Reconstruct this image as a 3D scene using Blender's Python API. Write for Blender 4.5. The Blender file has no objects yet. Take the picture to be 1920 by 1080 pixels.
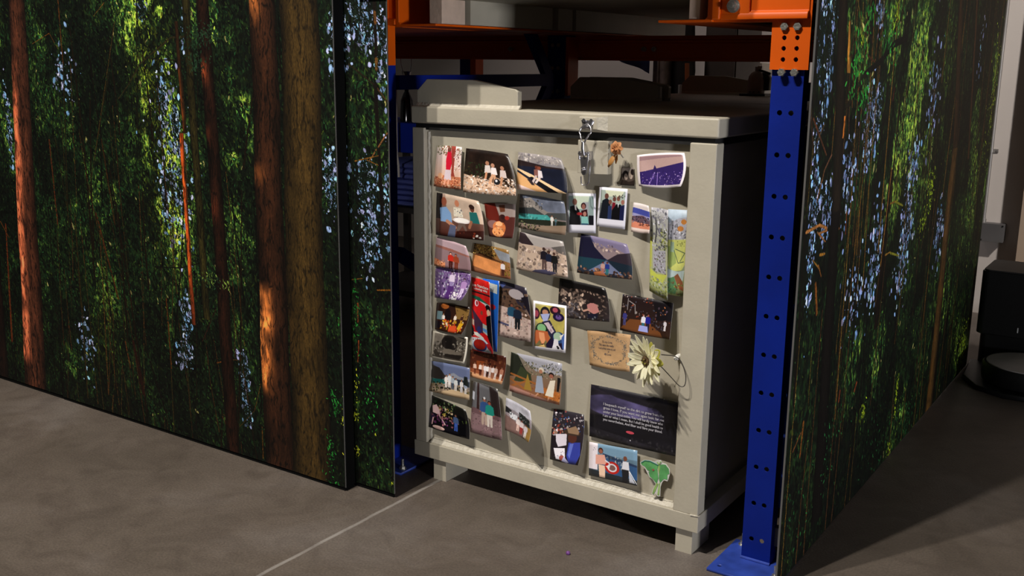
import bpy, bmesh, math, random
import numpy as np
from mathutils import Vector, Matrix

# ---------------------------------------------------------------- camera (measured from the photograph: 1920 x 1080, crate front = plane y 0, floor = z 0)
FPX = 1902.927
CAM = np.array([1.878851, -2.248743, 1.240513])
ROT = np.array([[0.826447203, -0.130344591, 0.547718274], [0.562933514, 0.174832877, -0.807799062], [0.009533077, 0.975932248, 0.217865481]])
cam_d = bpy.data.cameras.new('camera'); cam_d.sensor_width = 36.0; cam_d.lens = 36.0 * FPX / 1920.0; cam_d.clip_start = .05; cam_d.clip_end = 60
cam = bpy.data.objects.new('camera', cam_d); bpy.context.scene.collection.objects.link(cam)
M4 = np.eye(4); M4[:3, :3] = ROT; M4[:3, 3] = CAM
cam.matrix_world = Matrix(M4.tolist()); bpy.context.scene.camera = cam
sc = bpy.context.scene
sc.view_settings.view_transform = 'Standard'; sc.view_settings.look = 'None'; sc.view_settings.gamma = 1; sc.view_settings.use_curve_mapping = False
sc.view_settings.exposure = 0.0

def un(px, py, axis, val):
    """the world point seen at a photograph pixel, on the plane axis = val"""
    d = ROT @ np.array([(px - 960) / FPX, -(py - 540) / FPX, -1.0])
    return CAM + (val - CAM[axis]) / d[axis] * d

# ---------------------------------------------------------------- light: warehouse ceiling lamps in front of the rack, a dim hall around
w = bpy.data.worlds.new('hall'); sc.world = w; w.use_nodes = True
w.node_tree.nodes['Background'].inputs[0].default_value = (1.0, .93, .86, 1); w.node_tree.nodes['Background'].inputs[1].default_value = .040

def lamp(name, kind, loc, target, power, size, col=(1, .93, .84), spot=None, blend=.4, size_y=None):
    l = bpy.data.lights.new(name, kind); l.energy = power; l.color = col
    if kind == 'AREA':
        l.size = size
        if size_y: l.shape = 'RECTANGLE'; l.size_y = size_y
        if spot: l.spread = math.radians(spot)
    else: l.shadow_soft_size = size
    if kind == 'SPOT': l.spot_size = math.radians(spot); l.spot_blend = blend
    o = bpy.data.objects.new(name, l); sc.collection.objects.link(o); o.location = loc
    o.rotation_euler = (Vector(target) - Vector(loc)).to_track_quat('-Z', 'Y').to_euler(); return o
lamp('ceiling_lamp', 'SPOT', (.12, -3.0, 5.5), (-.45, -.4, .4), 820, .055, spot=50, blend=.6)
lamp('ceiling_lamp', 'SPOT', (-.50, -3.0, 5.5), (-.45, -.4, .4), 870, .055, spot=50, blend=.6)
lamp('aisle_lamp', 'AREA', (6.2, -1.85, .72), (1.0, .3, .9), 17, .45, (.95, .95, 1), spot=60)
lamp('wall_lamp', 'SPOT', (3.2, 1.2, 3.2), (1.40, 3.3, 1.15), 430, .06, (1, .93, .86), spot=46, blend=.9)
lamp('added_shelf_fill', 'SPOT', (-.75, .35, .95), (-1.3, 1.5, .66), 9, .04, (1, .95, .9), spot=38, blend=.5)  # added fill with no known source, brightens the folded blankets
lamp('hall_lamp', 'SPOT', (-.7, 2.05, 3.9), (-.75, 3.3, 1.25), 95, .1, (1, .88, .84), spot=64, blend=.9)

# ---------------------------------------------------------------- helpers
def link(o): sc.collection.objects.link(o); return o
def empty(name, loc=(0, 0, 0)):
    o = bpy.data.objects.new(name, None); o.location = loc; o.empty_display_size = .05; return link(o)
def tag(o, label=None, cat=None, group=None, kind=None):
    if label: o['label'] = label
    if cat: o['category'] = cat
    if group: o['group'] = group
    if kind: o['kind'] = kind
    return o

class MB:
    """collects simple solids and links them as ONE mesh object"""
    def __init__(s): s.v = []; s.f = []
    def add(s, V, F):
        n = len(s.v); s.v += [tuple(map(float, a)) for a in V]; s.f += [tuple(n + i for i in f) for f in F]; return s
    def box(s, x0, x1, y0, y1, z0, z1):
        return s.add([(x0, y0, z0), (x1, y0, z0), (x1, y1, z0), (x0, y1, z0), (x0, y0, z1), (x1, y0, z1), (x1, y1, z1), (x0, y1, z1)],
                     [(0, 3, 2, 1), (4, 5, 6, 7), (0, 1, 5, 4), (1, 2, 6, 5), (2, 3, 7, 6), (3, 0, 4, 7)])
    def prism(s, P, axis, a, b):
        """polygon P (two coords) pushed from a to b along axis"""
        def mk(u, v, t): return (t, u, v) if axis == 0 else (u, t, v) if axis == 1 else (u, v, t)
        n = len(P); V = [mk(u, v, a) for u, v in P] + [mk(u, v, b) for u, v in P]
        ar = sum(P[i][0] * P[(i + 1) % n][1] - P[(i + 1) % n][0] * P[i][1] for i in range(n))
        F = [tuple(range(n)), tuple(range(2 * n - 1, n - 1, -1))] + [(i, i + n, (i + 1) % n + n, (i + 1) % n) for i in range(n)]
        flip = (ar > 0) != (axis == 1)
        if (b < a): flip = not flip
        if flip: F = [tuple(reversed(f)) for f in F]
        return s.add(V, F)
    def tube(s, pts, r, n=10, closed=False, r2=None):
        P = [Vector(p) for p in pts]; m = len(P); R = [r] * m if not isinstance(r, (list, tuple)) else r; V = []; F = []
        up = None
        for i, p in enumerate(P):
            if closed: d = P[(i + 1) % m] - P[i - 1]
            else: d = P[min(i + 1, m - 1)] - P[max(i - 1, 0)]
            d.normalize()
            if up is None: up = Vector((0, 0, 1)) if abs(d.z) < .9 else Vector((0, 1, 0))
            a = d.cross(up)
            if a.length < 1e-5: a = d.orthogonal()
            a.normalize(); b = a.cross(d).normalized(); up = b.cross(Vector((0, 0, 0)) + a).normalized() if False else b
            for k in range(n):
                t = 2 * math.pi * k / n; V.append(p + (a * math.cos(t) + b * math.sin(t)) * R[i])
        for i in range(m if closed else m - 1):
            j = (i + 1) % m
            for k in range(n): F.append((i * n + k, i * n + (k + 1) % n, j * n + (k + 1) % n, j * n + k))
        if not closed: F += [tuple(range(n - 1, -1, -1)), tuple(range((m - 1) * n, m * n))]
        return s.add(V, F)
    def cyl(s, c, axis, r, h, n=16, r2=None):
        c = Vector(c); d = Vector(axis).normalized(); return s.tube([c, c + d * h], [r, r2 if r2 is not None else r], n)
    def lathe(s, c, prof, n=20, axis=2):
        V = []; F = []; m = len(prof)
        for (r, z) in prof:
            for k in range(n):
                t = 2 * math.pi * k / n; a, b = r * math.cos(t), r * math.sin(t)
                V.append((c[0] + a, c[1] + b, c[2] + z) if axis == 2 else (c[0] + a, c[1] - z, c[2] + b))
        for i in range(m - 1):
            for k in range(n): F.append((i * n + k, i * n + (k + 1) % n, (i + 1) * n + (k + 1) % n, (i + 1) * n + k))
        F += [tuple(range(n - 1, -1, -1)), tuple(range((m - 1) * n, m * n))]
        return s.add(V, F)
    def build(s, name, mat, parent=None, bevel=0, smooth=False, seg=2):
        me = bpy.data.meshes.new(name); me.from_pydata(s.v, [], s.f); me.update()
        o = link(bpy.data.objects.new(name, me)); me.materials.append(mat)
        bm = bmesh.new(); bm.from_mesh(me); bmesh.ops.recalc_face_normals(bm, faces=bm.faces); bm.to_mesh(me); bm.free()
        if parent: o.parent = parent; o.matrix_parent_inverse = Matrix.Translation(parent.location).inverted() if parent.type == 'EMPTY' else Matrix.Identity(4)
        if parent and parent.type != 'EMPTY' and parent.parent is not None: o.matrix_parent_inverse = Matrix.Identity(4)
        if bevel:
            b = o.modifiers.new('bevel', 'BEVEL'); b.width = bevel; b.segments = seg; b.limit_method = 'ANGLE'; b.angle_limit = math.radians(40)
        if smooth or bevel:
            for p in me.polygons: p.use_smooth = True
            if bevel: o.modifiers.new('wn', 'WEIGHTED_NORMAL')
            else:
                try: me.set_sharp_from_angle(angle=math.radians(40))
                except Exception: pass
        return o

def nodes(name):
    m = bpy.data.materials.new(name); m.use_nodes = True; nt = m.node_tree; return m, nt, nt.nodes['Principled BSDF']
def mat(name, col, rough=.5, metal=0, var=.12, scale=8, bump=.0, bscale=60, spec=.5, coat=0):
    m, nt, b = nodes(name); b.inputs['Roughness'].default_value = rough; b.inputs['Metallic'].default_value = metal
    b.inputs['Specular IOR Level'].default_value = spec; b.inputs['Coat Weight'].default_value = coat
    tc = nt.nodes.new('ShaderNodeTexCoord'); n = nt.nodes.new('ShaderNodeTexNoise'); n.inputs['Scale'].default_value = scale; n.inputs['Detail'].default_value = 5
    nt.links.new(tc.outputs['Object'], n.inputs['Vector'])
    r = nt.nodes.new('ShaderNodeValToRGB'); r.color_ramp.elements[0].position = .3; r.color_ramp.elements[1].position = .7
    r.color_ramp.elements[0].color = (*[c * (1 - var) for c in col], 1); r.color_ramp.elements[1].color = (*[min(1, c * (1 + var)) for c in col], 1)
    nt.links.new(n.outputs['Fac'], r.inputs['Fac']); nt.links.new(r.outputs['Color'], b.inputs['Base Color'])
    if bump:
        n2 = nt.nodes.new('ShaderNodeTexNoise'); n2.inputs['Scale'].default_value = bscale; n2.inputs['Detail'].default_value = 4
        nt.links.new(tc.outputs['Object'], n2.inputs['Vector']); bp = nt.nodes.new('ShaderNodeBump'); bp.inputs['Strength'].default_value = bump; bp.inputs['Distance'].default_value = .004
        nt.links.new(n2.outputs['Fac'], bp.inputs['Height']); nt.links.new(bp.outputs['Normal'], b.inputs['Normal'])
    return m
def print_mat(name, arr, rough=.4, gain=1.0, coat=.0):
    """a printed picture painted above in this script, carried by the sheet's own UVs"""
    h, wd, _ = arr.shape; im = bpy.data.images.new(name, wd, h, alpha=False)
    px = np.ones((h, wd, 4), np.float32); px[..., :3] = np.clip(arr, 0, 1)[::-1]; im.pixels.foreach_set(px.ravel()); im.update(); im.pack()
    m, nt, b = nodes(name); b.inputs['Specular IOR Level'].default_value = .2 if h > 600 else .5; t = nt.nodes.new('ShaderNodeTexImage'); t.image = im; t.extension = 'EXTEND'
    b.inputs['Roughness'].default_value = rough; b.inputs['Coat Weight'].default_value = coat
    if gain != 1.0:
        g = nt.nodes.new('ShaderNodeVectorMath'); g.operation = 'SCALE'; g.inputs['Scale'].default_value = gain
        nt.links.new(t.outputs['Color'], g.inputs[0]); nt.links.new(g.outputs[0], b.inputs['Base Color'])
    else: nt.links.new(t.outputs['Color'], b.inputs['Base Color'])
    return m

# ---------------------------------------------------------------- painting flat prints (numpy)
def noise2(h, w, cy, cx, seed, octaves=4, gain=.55):
    """fractal value noise, first octave has cy x cx cells"""
    rg = np.random.RandomState(seed); out = np.zeros((h, w), np.float32); amp = 1.; tot = 0.
    for _ in range(octaves):
        ny, nx = max(2, int(cy)) + 2, max(2, int(cx)) + 2
        g = rg.rand(ny, nx).astype(np.float32)
        yy = np.linspace(0, ny - 2.001, h); xx = np.linspace(0, nx - 2.001, w)
        y0 = yy.astype(int); x0 = xx.astype(int); fy = yy - y0; fx = xx - x0
        fy = (fy * fy * (3 - 2 * fy))[:, None]; fx = (fx * fx * (3 - 2 * fx))[None]
        out += amp * ((g[y0][:, x0] * (1 - fx) + g[y0][:, x0 + 1] * fx) * (1 - fy) + (g[y0 + 1][:, x0] * (1 - fx) + g[y0 + 1][:, x0 + 1] * fx) * fy)
        tot += amp; amp *= gain; cy *= 2; cx *= 2
    return out / tot

def strokes(img, x, y, L, w, ang, col):
    """many small leaf shaped strokes: centre, half length, half width, angle, colour"""
    H, W, _ = img.shape
    K = int(np.ceil(L.max())) + 1
    xi = x.astype(int); yi = y.astype(int); ca = np.cos(ang); sa = np.sin(ang)
    for dy in range(-K, K + 1):
        for dx in range(-K, K + 1):
            if dx * dx + dy * dy > K * K: continue
            px = xi + dx - x; py = yi + dy - y
            a = (px * ca + py * sa) / L; b = (-px * sa + py * ca) / w
            m = (a * a + np.abs(b)) < 1
            xx = xi[m] + dx; yy = yi[m] + dy; ok = (xx >= 0) & (yy >= 0) & (xx < W) & (yy < H)
            img[yy[ok], xx[ok]] = col[m][ok] * (1 - .25 * np.abs(b[m][ok]))[:, None]

def blobs(H, W, lst, sc):
    Y, X = np.mgrid[0:H:4, 0:W:4].astype(np.float32); f = np.zeros(Y.shape, np.float32)
    for (cx, cy, rx, ry, a) in lst:
        f += a * np.exp(-((X - cx) / rx) ** 2 - ((Y - cy) / ry) ** 2)
    f = np.repeat(np.repeat(f, 4, 0), 4, 1)[:H, :W]
    return f

def line_stroke(img, pts, w0, w1, col, seed=0):
    """tapering branch along points"""
    rg = np.random.RandomState(seed); xs, ys = [], []
    P = np.array(pts, float); d = np.r_[0, np.cumsum(np.hypot(*np.diff(P, axis=0).T))]
    n = int(d[-1]) + 2; t = np.linspace(0, d[-1], n)
    x = np.interp(t, d, P[:, 0]) + np.convolve(rg.randn(n + 8), np.ones(9) / 9, 'valid') * .9; y = np.interp(t, d, P[:, 1]); w = np.interp(t, [0, d[-1]], [w0, w1])
    c = np.array(col, np.float32)[None] * (0.7 + .6 * rg.rand(n, 1)).astype(np.float32)
    strokes(img, x, y, np.maximum(w, .8), np.maximum(w, .8), np.zeros(n), c)

def trunk(img, top, bot, wt, wb, base, lit, seed, patches=(), side=-1, litw=.35, ridge=1., ext=False):
    """a trunk with furrowed bark; patches = (v0, v1, strength) lit stretches on one side"""
    H, W, _ = img.shape; rg = np.random.RandomState(seed)
    y0, y1 = 0 if ext else int(max(0, min(top[1], bot[1]))), int(min(H, max(top[1], bot[1])))
    n = y1 - y0
    if n < 2: return
    t = (np.arange(y0, y1) - top[1]) / (bot[1] - top[1])
    cx = top[0] + (bot[0] - top[0]) * t + (noise2(n, 2, 5, 2, seed)[:, 0] - .5) * wt * .25
    hw = np.maximum(wt + (wb - wt) * t, 3) / 2
    x0 = int(max(0, (cx - hw).min() - 2)); x1 = int(min(W, (cx + hw).max() + 2))
    if x1 <= x0: return
    X = np.arange(x0, x1)[None]; S = (X - cx[:, None]) / hw[:, None]
    wd = x1 - x0
    warp = (noise2(n, wd, n / 26, wd / 22, seed + 1, 3) - .5) * 16
    b1 = noise2(n, wd * 2, n / 46, wd / 2.6, seed + 2, 2, .45)
    idx = np.clip((np.arange(wd)[None] + warp + wd / 2).astype(int), 0, wd * 2 - 1)
    bark = np.take_along_axis(b1, idx, 1)
    fur = np.clip(np.abs(bark - .5) * 11, 0, 1) * .68 + .32
    fur *= np.clip(.55 + noise2(n, wd, n / 70, wd / 18, seed + 9, 3) * .95, 0, 1.15)
    fine = noise2(n, wd, n / 5, wd / 2, seed + 3, 2)
    lum = (fur * (1 - ridge) * 0 + (1 - ridge) + ridge * fur) * (.75 + .5 * fine)
    shade = np.clip(1.12 - .75 * np.abs(S) ** 2.2, .15, 1.2)
    c = np.array(base, np.float32)[None, None] * (lum * shade)[..., None]
    L = np.zeros((n, 1), np.float32)
    for (v0, v1, a) in patches:
        L[:, 0] += a * np.clip((t - v0) / .03, 0, 1) * np.clip((v1 - t) / .04, 0, 1)
    edge = np.clip((litw - (S * -side * -1 + 1) * .5 if side < 0 else litw - (1 - (S + 1) * .5)) / litw, 0, 1)
    if side < 0: edge = np.clip((litw - (S + 1) * .5) / litw * 1.6, 0, 1)
    br = np.clip(noise2(n, wd, n / 40, wd / 14, seed + 5) * 2.2 - .55, 0, 1)
    m = (L * edge * (.35 + .65 * br) * fur)[..., None]
    c = c * (1 - .6 * m) + np.array(lit, np.float32)[None, None] * m
    a = np.clip((1.0 - np.abs(S)) * hw[:, None] / 1.2, 0, 1)[..., None]
    img[y0:y1, x0:x1] = img[y0:y1, x0:x1] * (1 - a) + c * a

def forest(H, W, seed, bright, hue, sky, leaf_ang, n, dark=.05, skyc=(.72, .76, .95)):
    """foliage seen against light: bright = field 0..1 of how much light comes through"""
    rg = np.random.RandomState(seed)
    f = np.clip(bright, 0, 1.2)
    nz = noise2(H, W, H / 90, W / 70, seed, 5, .6)
    nf = noise2(H, W, H / 14, W / 8, seed + 1, 4, .7)
    nc = noise2(H, W, H / 130, W / 90, seed + 7, 3, .6); clump = np.clip((nc - .40) * 7, .22, 1.15); f = f * clump
    v = np.clip(f * (.35 + 1.5 * nz) * np.clip((nf - .33) * 2.6, .05, 1.3), 0, 1)
    dk = np.array((.030, .042, .030), np.float32); md = np.array((.16, .27, .12), np.float32); br = np.array((.62, .70, .28), np.float32)
    img = dk + (md - dk) * np.clip(v * 2.2, 0, 1)[..., None] + (br - md) * np.clip(v * 1.9 - .55, 0, 1)[..., None]
    img = img.astype(np.float32)
    for k, (frac, lmin, lmax, lum) in enumerate(((.40, 5, 12, .8), (.35, 3, 7, 1.1), (.25, 1.8, 4.5, 1.7))):
        m = int(n * frac)
        x = rg.rand(m) * W; y = rg.rand(m) * H
        xi = x.astype(int); yi = y.astype(int)
        fb = np.clip(f[yi, xi] * (.3 + 1.3 * nz[yi, xi]), 0, 1.3)
        r = rg.rand(m); thr = .42 - .25 * fb
        bl = np.where(r < thr, .25, lum) * (.25 + 1.0 * rg.rand(m)) * (.22 + 1.0 * fb) + dark * .3
        hu = np.clip(hue[yi, xi] + rg.randn(m) * .22, 0, 1)
        g1 = np.array((.16, .36, .20)); g2 = np.array((.66, .74, .22))
        c = (g1 * (1 - hu)[:, None] + g2 * hu[:, None]) * bl[:, None]
        wt = rg.rand(m) < .03 * fb ** 1.5
        c[wt] = np.array((.75, .72, .45)) * (.5 + .5 * rg.rand(wt.sum(), 1))
        L = lmin + (lmax - lmin) * rg.rand(m); w = L * (.22 + .2 * rg.rand(m))
        strokes(img, x, y, L, np.maximum(w, .8), leaf_ang + rg.randn(m) * .55, c.astype(np.float32))
    for (cx, cy, rx, ry, cnt) in sky:
        cnt = int(cnt * 1.3); x = cx + rg.randn(cnt) * rx * .62; y = cy + rg.randn(cnt) * ry * .62
        L = 1.5 + 8 * rg.rand(cnt) ** 1.5; w = L * (.45 + .4 * rg.rand(cnt))
        c = np.array(skyc)[None] * (.45 + .6 * rg.rand(cnt, 1)); c[:, 0] *= .75 + .3 * rg.rand(cnt)
        strokes(img, x, y, L, w, leaf_ang + rg.randn(cnt) * .6, np.clip(c, 0, 1).astype(np.float32))
        m = int(cnt * 2.2); x = cx + rg.randn(m) * rx * .75; y = cy + rg.randn(m) * ry * .75; L = 2.5 + 4.5 * rg.rand(m)
        c = np.array((.06, .10, .07))[None] * (.3 + 1.3 * rg.rand(m, 1)); strokes(img, x, y, L, np.maximum(L * .28, .9), leaf_ang + rg.randn(m) * .5, c.astype(np.float32))
    return img

def stems(img, n, seed, cols, x0, x1, y0, y1, wmin=1., wmax=3., lean=.12):
    rg = np.random.RandomState(seed)
    for i in range(n):
        x = x0 + (x1 - x0) * rg.rand(); y = y0 + (y1 - y0) * rg.rand(); l = (y1 - y0) * (.15 + .45 * rg.rand()); dx = lean * l * rg.randn(); w_ = wmin + (wmax - wmin) * rg.rand() ** 2
        c = cols[rg.randint(len(cols))]; k = rg.randn() * 8
        line_stroke(img, [(x, y), (x + dx * .5 + k, y + l * .5), (x + dx, y + l)], w_ * .6, w_, c, seed + i)

def leaves_at(img, lst, seed, col, lmin=2, lmax=5, ang=1.3, spread=.7):
    rg = np.random.RandomState(seed)
    for (cx, cy, rx, ry, cnt) in lst:
        x = cx + rg.randn(cnt) * rx * .6; y = cy + rg.randn(cnt) * ry * .6
        L = lmin + (lmax - lmin) * rg.rand(cnt)
        c = np.array(col)[None] * (.35 + .85 * rg.rand(cnt, 1))
        strokes(img, x, y, L, np.maximum(L * .35, .8), ang + rg.randn(cnt) * spread, c.astype(np.float32))

def paint_left_forest():
    """x -2.10 .. 0.10, z 0 .. 1.9 ; features given where the photograph shows them on the panel"""
    S = 760.; X0, Z1 = -2.10, 1.9; W, H = int(2.2 * S), int(1.9 * S)
    def q(px, py, y=-.216):
        a = un(px, py, 1, y); return ((a[0] - X0) * S, (Z1 - a[2]) * S)
    def qb(px, py, rx, ry, a):
        c = q(px, py); return (c[0], c[1], rx * 1.35, ry * 1.08, a)
    bright = blobs(H, W, [qb(285, -60, 110, 110, .8), qb(255, 90, 48, 130, .75), qb(300, 190, 50, 110, .8), qb(310, 330, 45, 130, .75), qb(335, 450, 40, 90, .6), qb(430, 130, 45, 190, .55), qb(445, 350, 40, 150, .5),
                          qb(150, 330, 60, 90, .35), qb(20, 260, 30, 150, .45), qb(200, 560, 45, 100, .28), qb(330, 620, 50, 60, .3), qb(140, 700, 30, 50, .3), qb(90, 100, 60, 140, .22), qb(440, 560, 40, 100, .2),
                          qb(200, 430, 70, 120, .22), qb(690, 200, 40, 200, .18), qb(420, 760, 90, 60, .08), qb(670, 650, 40, 120, .10), qb(620, 450, 20, 150, .2)], S) + .24
    bright *= 1 - .55 * np.clip(blobs(H, W, [qb(190, 60, 55, 70, 1), qb(150, 190, 50, 90, .9), qb(230, 480, 60, 80, .9), qb(380, 740, 90, 110, 1), qb(230, 640, 60, 90, .8)], S), 0, 1)
    hue = np.clip(blobs(H, W, [qb(280, 120, 70, 200, .75), qb(310, 380, 60, 160, .7), qb(430, 300, 40, 200, .2), qb(200, 620, 50, 150, .5)], S) + .12, 0, 1)
    sky = [(*q(265, 10), 12, 26, 60), (*q(345, 60), 8, 60, 40), (*q(15, 230), 12, 80, 60), (*q(305, 190), 16, 50, 60), (*q(330, 235), 12, 40, 60), (*q(310, 375), 10, 40, 60), (*q(350, 600), 16, 60, 60), (*q(348, 660), 22, 26, 90), (*q(458, 690), 13, 30, 80), (*q(466, 780), 10, 20, 60),
           (*q(120, 140), 40, 60, 60), (*q(330, 320), 60, 160, 200), (*q(620, 340), 16, 60, 90), (*q(680, 50, -.178), 26, 40, 110), (*q(712, 90, -.178), 14, 60, 60), (*q(683, 340, -.178), 18, 34, 160), (*q(690, 440, -.178), 22, 70, 110), (*q(660, 10, -.178), 8, 18, 50), (*q(160, 640), 30, 80, 60), (*q(460, 730), 10, 20, 30), (*q(722, 380, -.178), 10, 90, 50), (*q(625, 60), 12, 60, 40)]
    img = forest(H, W, 11, bright, hue, sky, 1.25, 52000)
    stems(img, 90, 300, [(.03, .03, .022), (.05, .035, .022), (.09, .06, .03)], 0, W, 200, H, 1, 4.5)
    stems(img, 46, 500, [(.24, .15, .07), (.20, .16, .07), (.30, .20, .09)], q(90, 300)[0], q(460, 300)[0], 500, H, .8, 2, .10)
    # thin stems and twigs
    for i, (a, b, w0, w1, c, yy) in enumerate([((108, -5), (118, 120), 3, 3, (.45, .26, .10), 0), ((118, 120), (128, 420), 3, 2.4, (.20, .16, .07), 0), ((215, 40), (172, 330), 1.6, 1.6, (.40, .30, .13), 0), ((205, 130), (160, 400), 1.5, 1.2, (.22, .18, .08), 0),
            ((256, 0), (258, 250), 3, 2, (.10, .08, .05), 0), ((195, 5), (175, 30), 2, 1, (.5, .35, .14), 0), ((92, 62), (60, 82), 1.6, 1, (.62, .40, .14), 0), ((92, 62), (108, 90), 1.2, 1, (.55, .34, .14), 0), ((92, 262), (108, 420), 4, 4, (.42, .22, .10), 0), ((190, 260), (215, 420), 3, 4, (.30, .20, .08), 0),
            ((180, 400), (222, 560), 5, 4, (.40, .22, .09), 0), ((222, 400), (240, 640), 5, 5, (.13, .09, .05), 0), ((140, 400), (165, 745), 3.5, 4.5, (.26, .20, .08), 0), ((250, 640), (270, 740), 7, 9, (.22, .10, .06), 0), ((10, 420), (22, 640), 4, 6, (.55, .25, .10), 0), ((0, 415), (16, 445), 2, 2, (.60, .33, .12), 0),
            ((270, 640), (310, 770), 4, 5, (.08, .06, .04), 0), ((312, 560), (322, 690), 3, 3, (.45, .25, .08), 0), ((235, 640), (245, 690), 3, 2, (.5, .28, .12), 0), ((170, 640), (200, 740), 3, 3, (.1, .08, .04), 0), ((380, 640), (405, 580), 1.5, 1.2, (.3, .15, .1), 0), ((408, 680), (432, 674), 2.4, 1.6, (.55, .32, .12), 0), ((432, 674), (446, 675), 1.6, 1, (.55, .32, .12), 0),
            ((418, 780), (440, 840), 1.6, 1.3, (.48, .30, .12), 0), ((490, 720), (478, 770), 1.5, 1.2, (.5, .33, .14), 0), ((478, 770), (450, 800), 1.2, 1, (.4, .26, .1), 0), ((440, 790), (418, 776), 1.2, 1, (.4, .26, .1), 0), ((436, 845), (436, 800), 1.6, 1.2, (.5, .3, .12), 0), ((492, 800), (494, 860), 2, 2, (.5, .32, .1), 0),
            ((698, 0), (702, 130), 6, 6, (.12, .08, .05), 1), ((699, 22), (700, 42), 5, 5, (.55, .36, .16), 1), ((702, 110), (702, 130), 6, 4, (.6, .42, .2), 1), ((650, 120), (700, 160), 3, 3, (.20, .16, .10), 1), ((700, 160), (722, 190), 3, 2.4, (.38, .26, .14), 1), ((700, 160), (714, 420), 7, 7, (.10, .07, .05), 1), ((722, 250), (690, 300), 3, 2.4, (.62, .42, .24), 1), ((662, 302), (706, 292), 2.4, 1.6, (.62, .42, .16), 1), ((684, 300), (706, 310), 1.8, 1.6, (.6, .4, .14), 1), ((704, 545), (730, 545), 2.2, 3, (.66, .42, .12), 1), ((667, 570), (667, 605), 3, 2, (.62, .30, .14), 1), ((669, 640), (667, 680), 3, 2, (.62, .30, .14), 1), ((656, 525), (676, 523), 2, 1.5, (.55, .40, .14), 1)]):
        yv = -.178 if yy else -.216
        line_stroke(img, [q(*a, yv), q(*b, yv)], w0 * .7, w1 * .7, tuple(.68 * k for k in c), 40 + i)
    line_stroke(img, [q(222, 185), q(240, 160), (q(262, 120)), q(285, 100), q(320, 70), q(355, 68)], 1.6, 2.6, (.16, .14, .07), 3)
    line_stroke(img, [q(275, 108), q(300, 112), q(345, 112)], 1.6, 1.2, (.10, .09, .05), 4)
    line_stroke(img, [q(290, 500), q(340, 502), q(380, 492)], 1.6, 1.4, (.05, .05, .03), 5)
    leaves_at(img, [(W * .5, H * .6, W * .55, H * .45, 9000)], 15, (.10, .17, .09), 2, 5.5)
    # trunks
    trunk(img, q(28, -60), q(66, 728), 72, 112, (.25, .145, .10), (.84, .46, .31), 21, [(.18, .30, .45), (.26, .45, .8), (.40, .62, .95), (.58, .95, 1.)], -1, .42, ext=True)
    trunk(img, q(-14, 380), q(6, 720), 30, 60, (.10, .055, .04), (.3, .1, .05), 22)
    trunk(img, q(372, -40), q(368, 880), 2, 2, (.1, .05, .03), (.3, .1, .05), 23, ext=True)
    trunk(img, q(330, 40), q(347, 250), 14, 15, (.16, .10, .05), (.6, .28, .1), 24, [(.4, 1, .6)], -1, .6)
    trunk(img, q(340, 250), q(364, 610), 16, 16, (.36, .16, .07), (.85, .40, .15), 25, [(0, .8, .7)], -1, .8)
    trunk(img, q(345, -40), q(388, 600), 28, 26, (.155, .140, .062), (.3, .2, .1), 26, ext=True)
    trunk(img, q(376, -40), q(440, 850), 42, 46, (.125, .066, .040), (.62, .30, .17), 27, [(.14, .22, .8), (.28, .34, .6), (.42, .5, .5), (.17, .19, .6)], -1, .7, ext=True)
    trunk(img, q(486, -60), q(528, 880), 78, 100, (.17, .10, .06), (.80, .48, .24), 28, [(-.1, .11, .8), (.36, .42, .55), (.60, .72, .9), (.66, .85, 1.)], -1, .55, ext=True)
    trunk(img, q(556, -60), q(590, 905), 112, 120, (.215, .165, .080), (.42, .30, .14), 29, [(.55, .8, .25)], -1, .3, .8, ext=True)
    # foliage crossing the thin trunks
    leaves_at(img, [(*q(370, 70), 45, 30, 160), (*q(365, 115), 30, 20, 90), (*q(395, 60), 30, 20, 60), (*q(395, 530), 40, 20, 60)], 5, (.14, .24, .16), 2, 5)
    leaves_at(img, [(*q(392, 520), 25, 16, 40), (*q(425, 535), 14, 10, 22)], 6, (.45, .55, .25), 2, 5)
    leaves_at(img, [(*q(640, 900, -.178), 20, 40, 40), (*q(690, 760, -.178), 30, 80, 60), (*q(664, 600, -.178), 10, 80, 40), (*q(630, 760), 14, 30, 60), (*q(620, 840), 14, 40, 40)], 7, (.16, .50, .20), 2, 5)
    leaves_at(img, [(*q(663, 780, -.178), 6, 14, 16), (*q(664, 730, -.178), 6, 40, 20), (*q(700, 815, -.178), 3, 4, 3), (*q(729, 908, -.178), 5, 3, 4), (*q(667, 850, -.178), 6, 16, 18)], 8, (.80, .85, .22), 2, 4)
    return np.clip(img, 0, 1)

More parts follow.
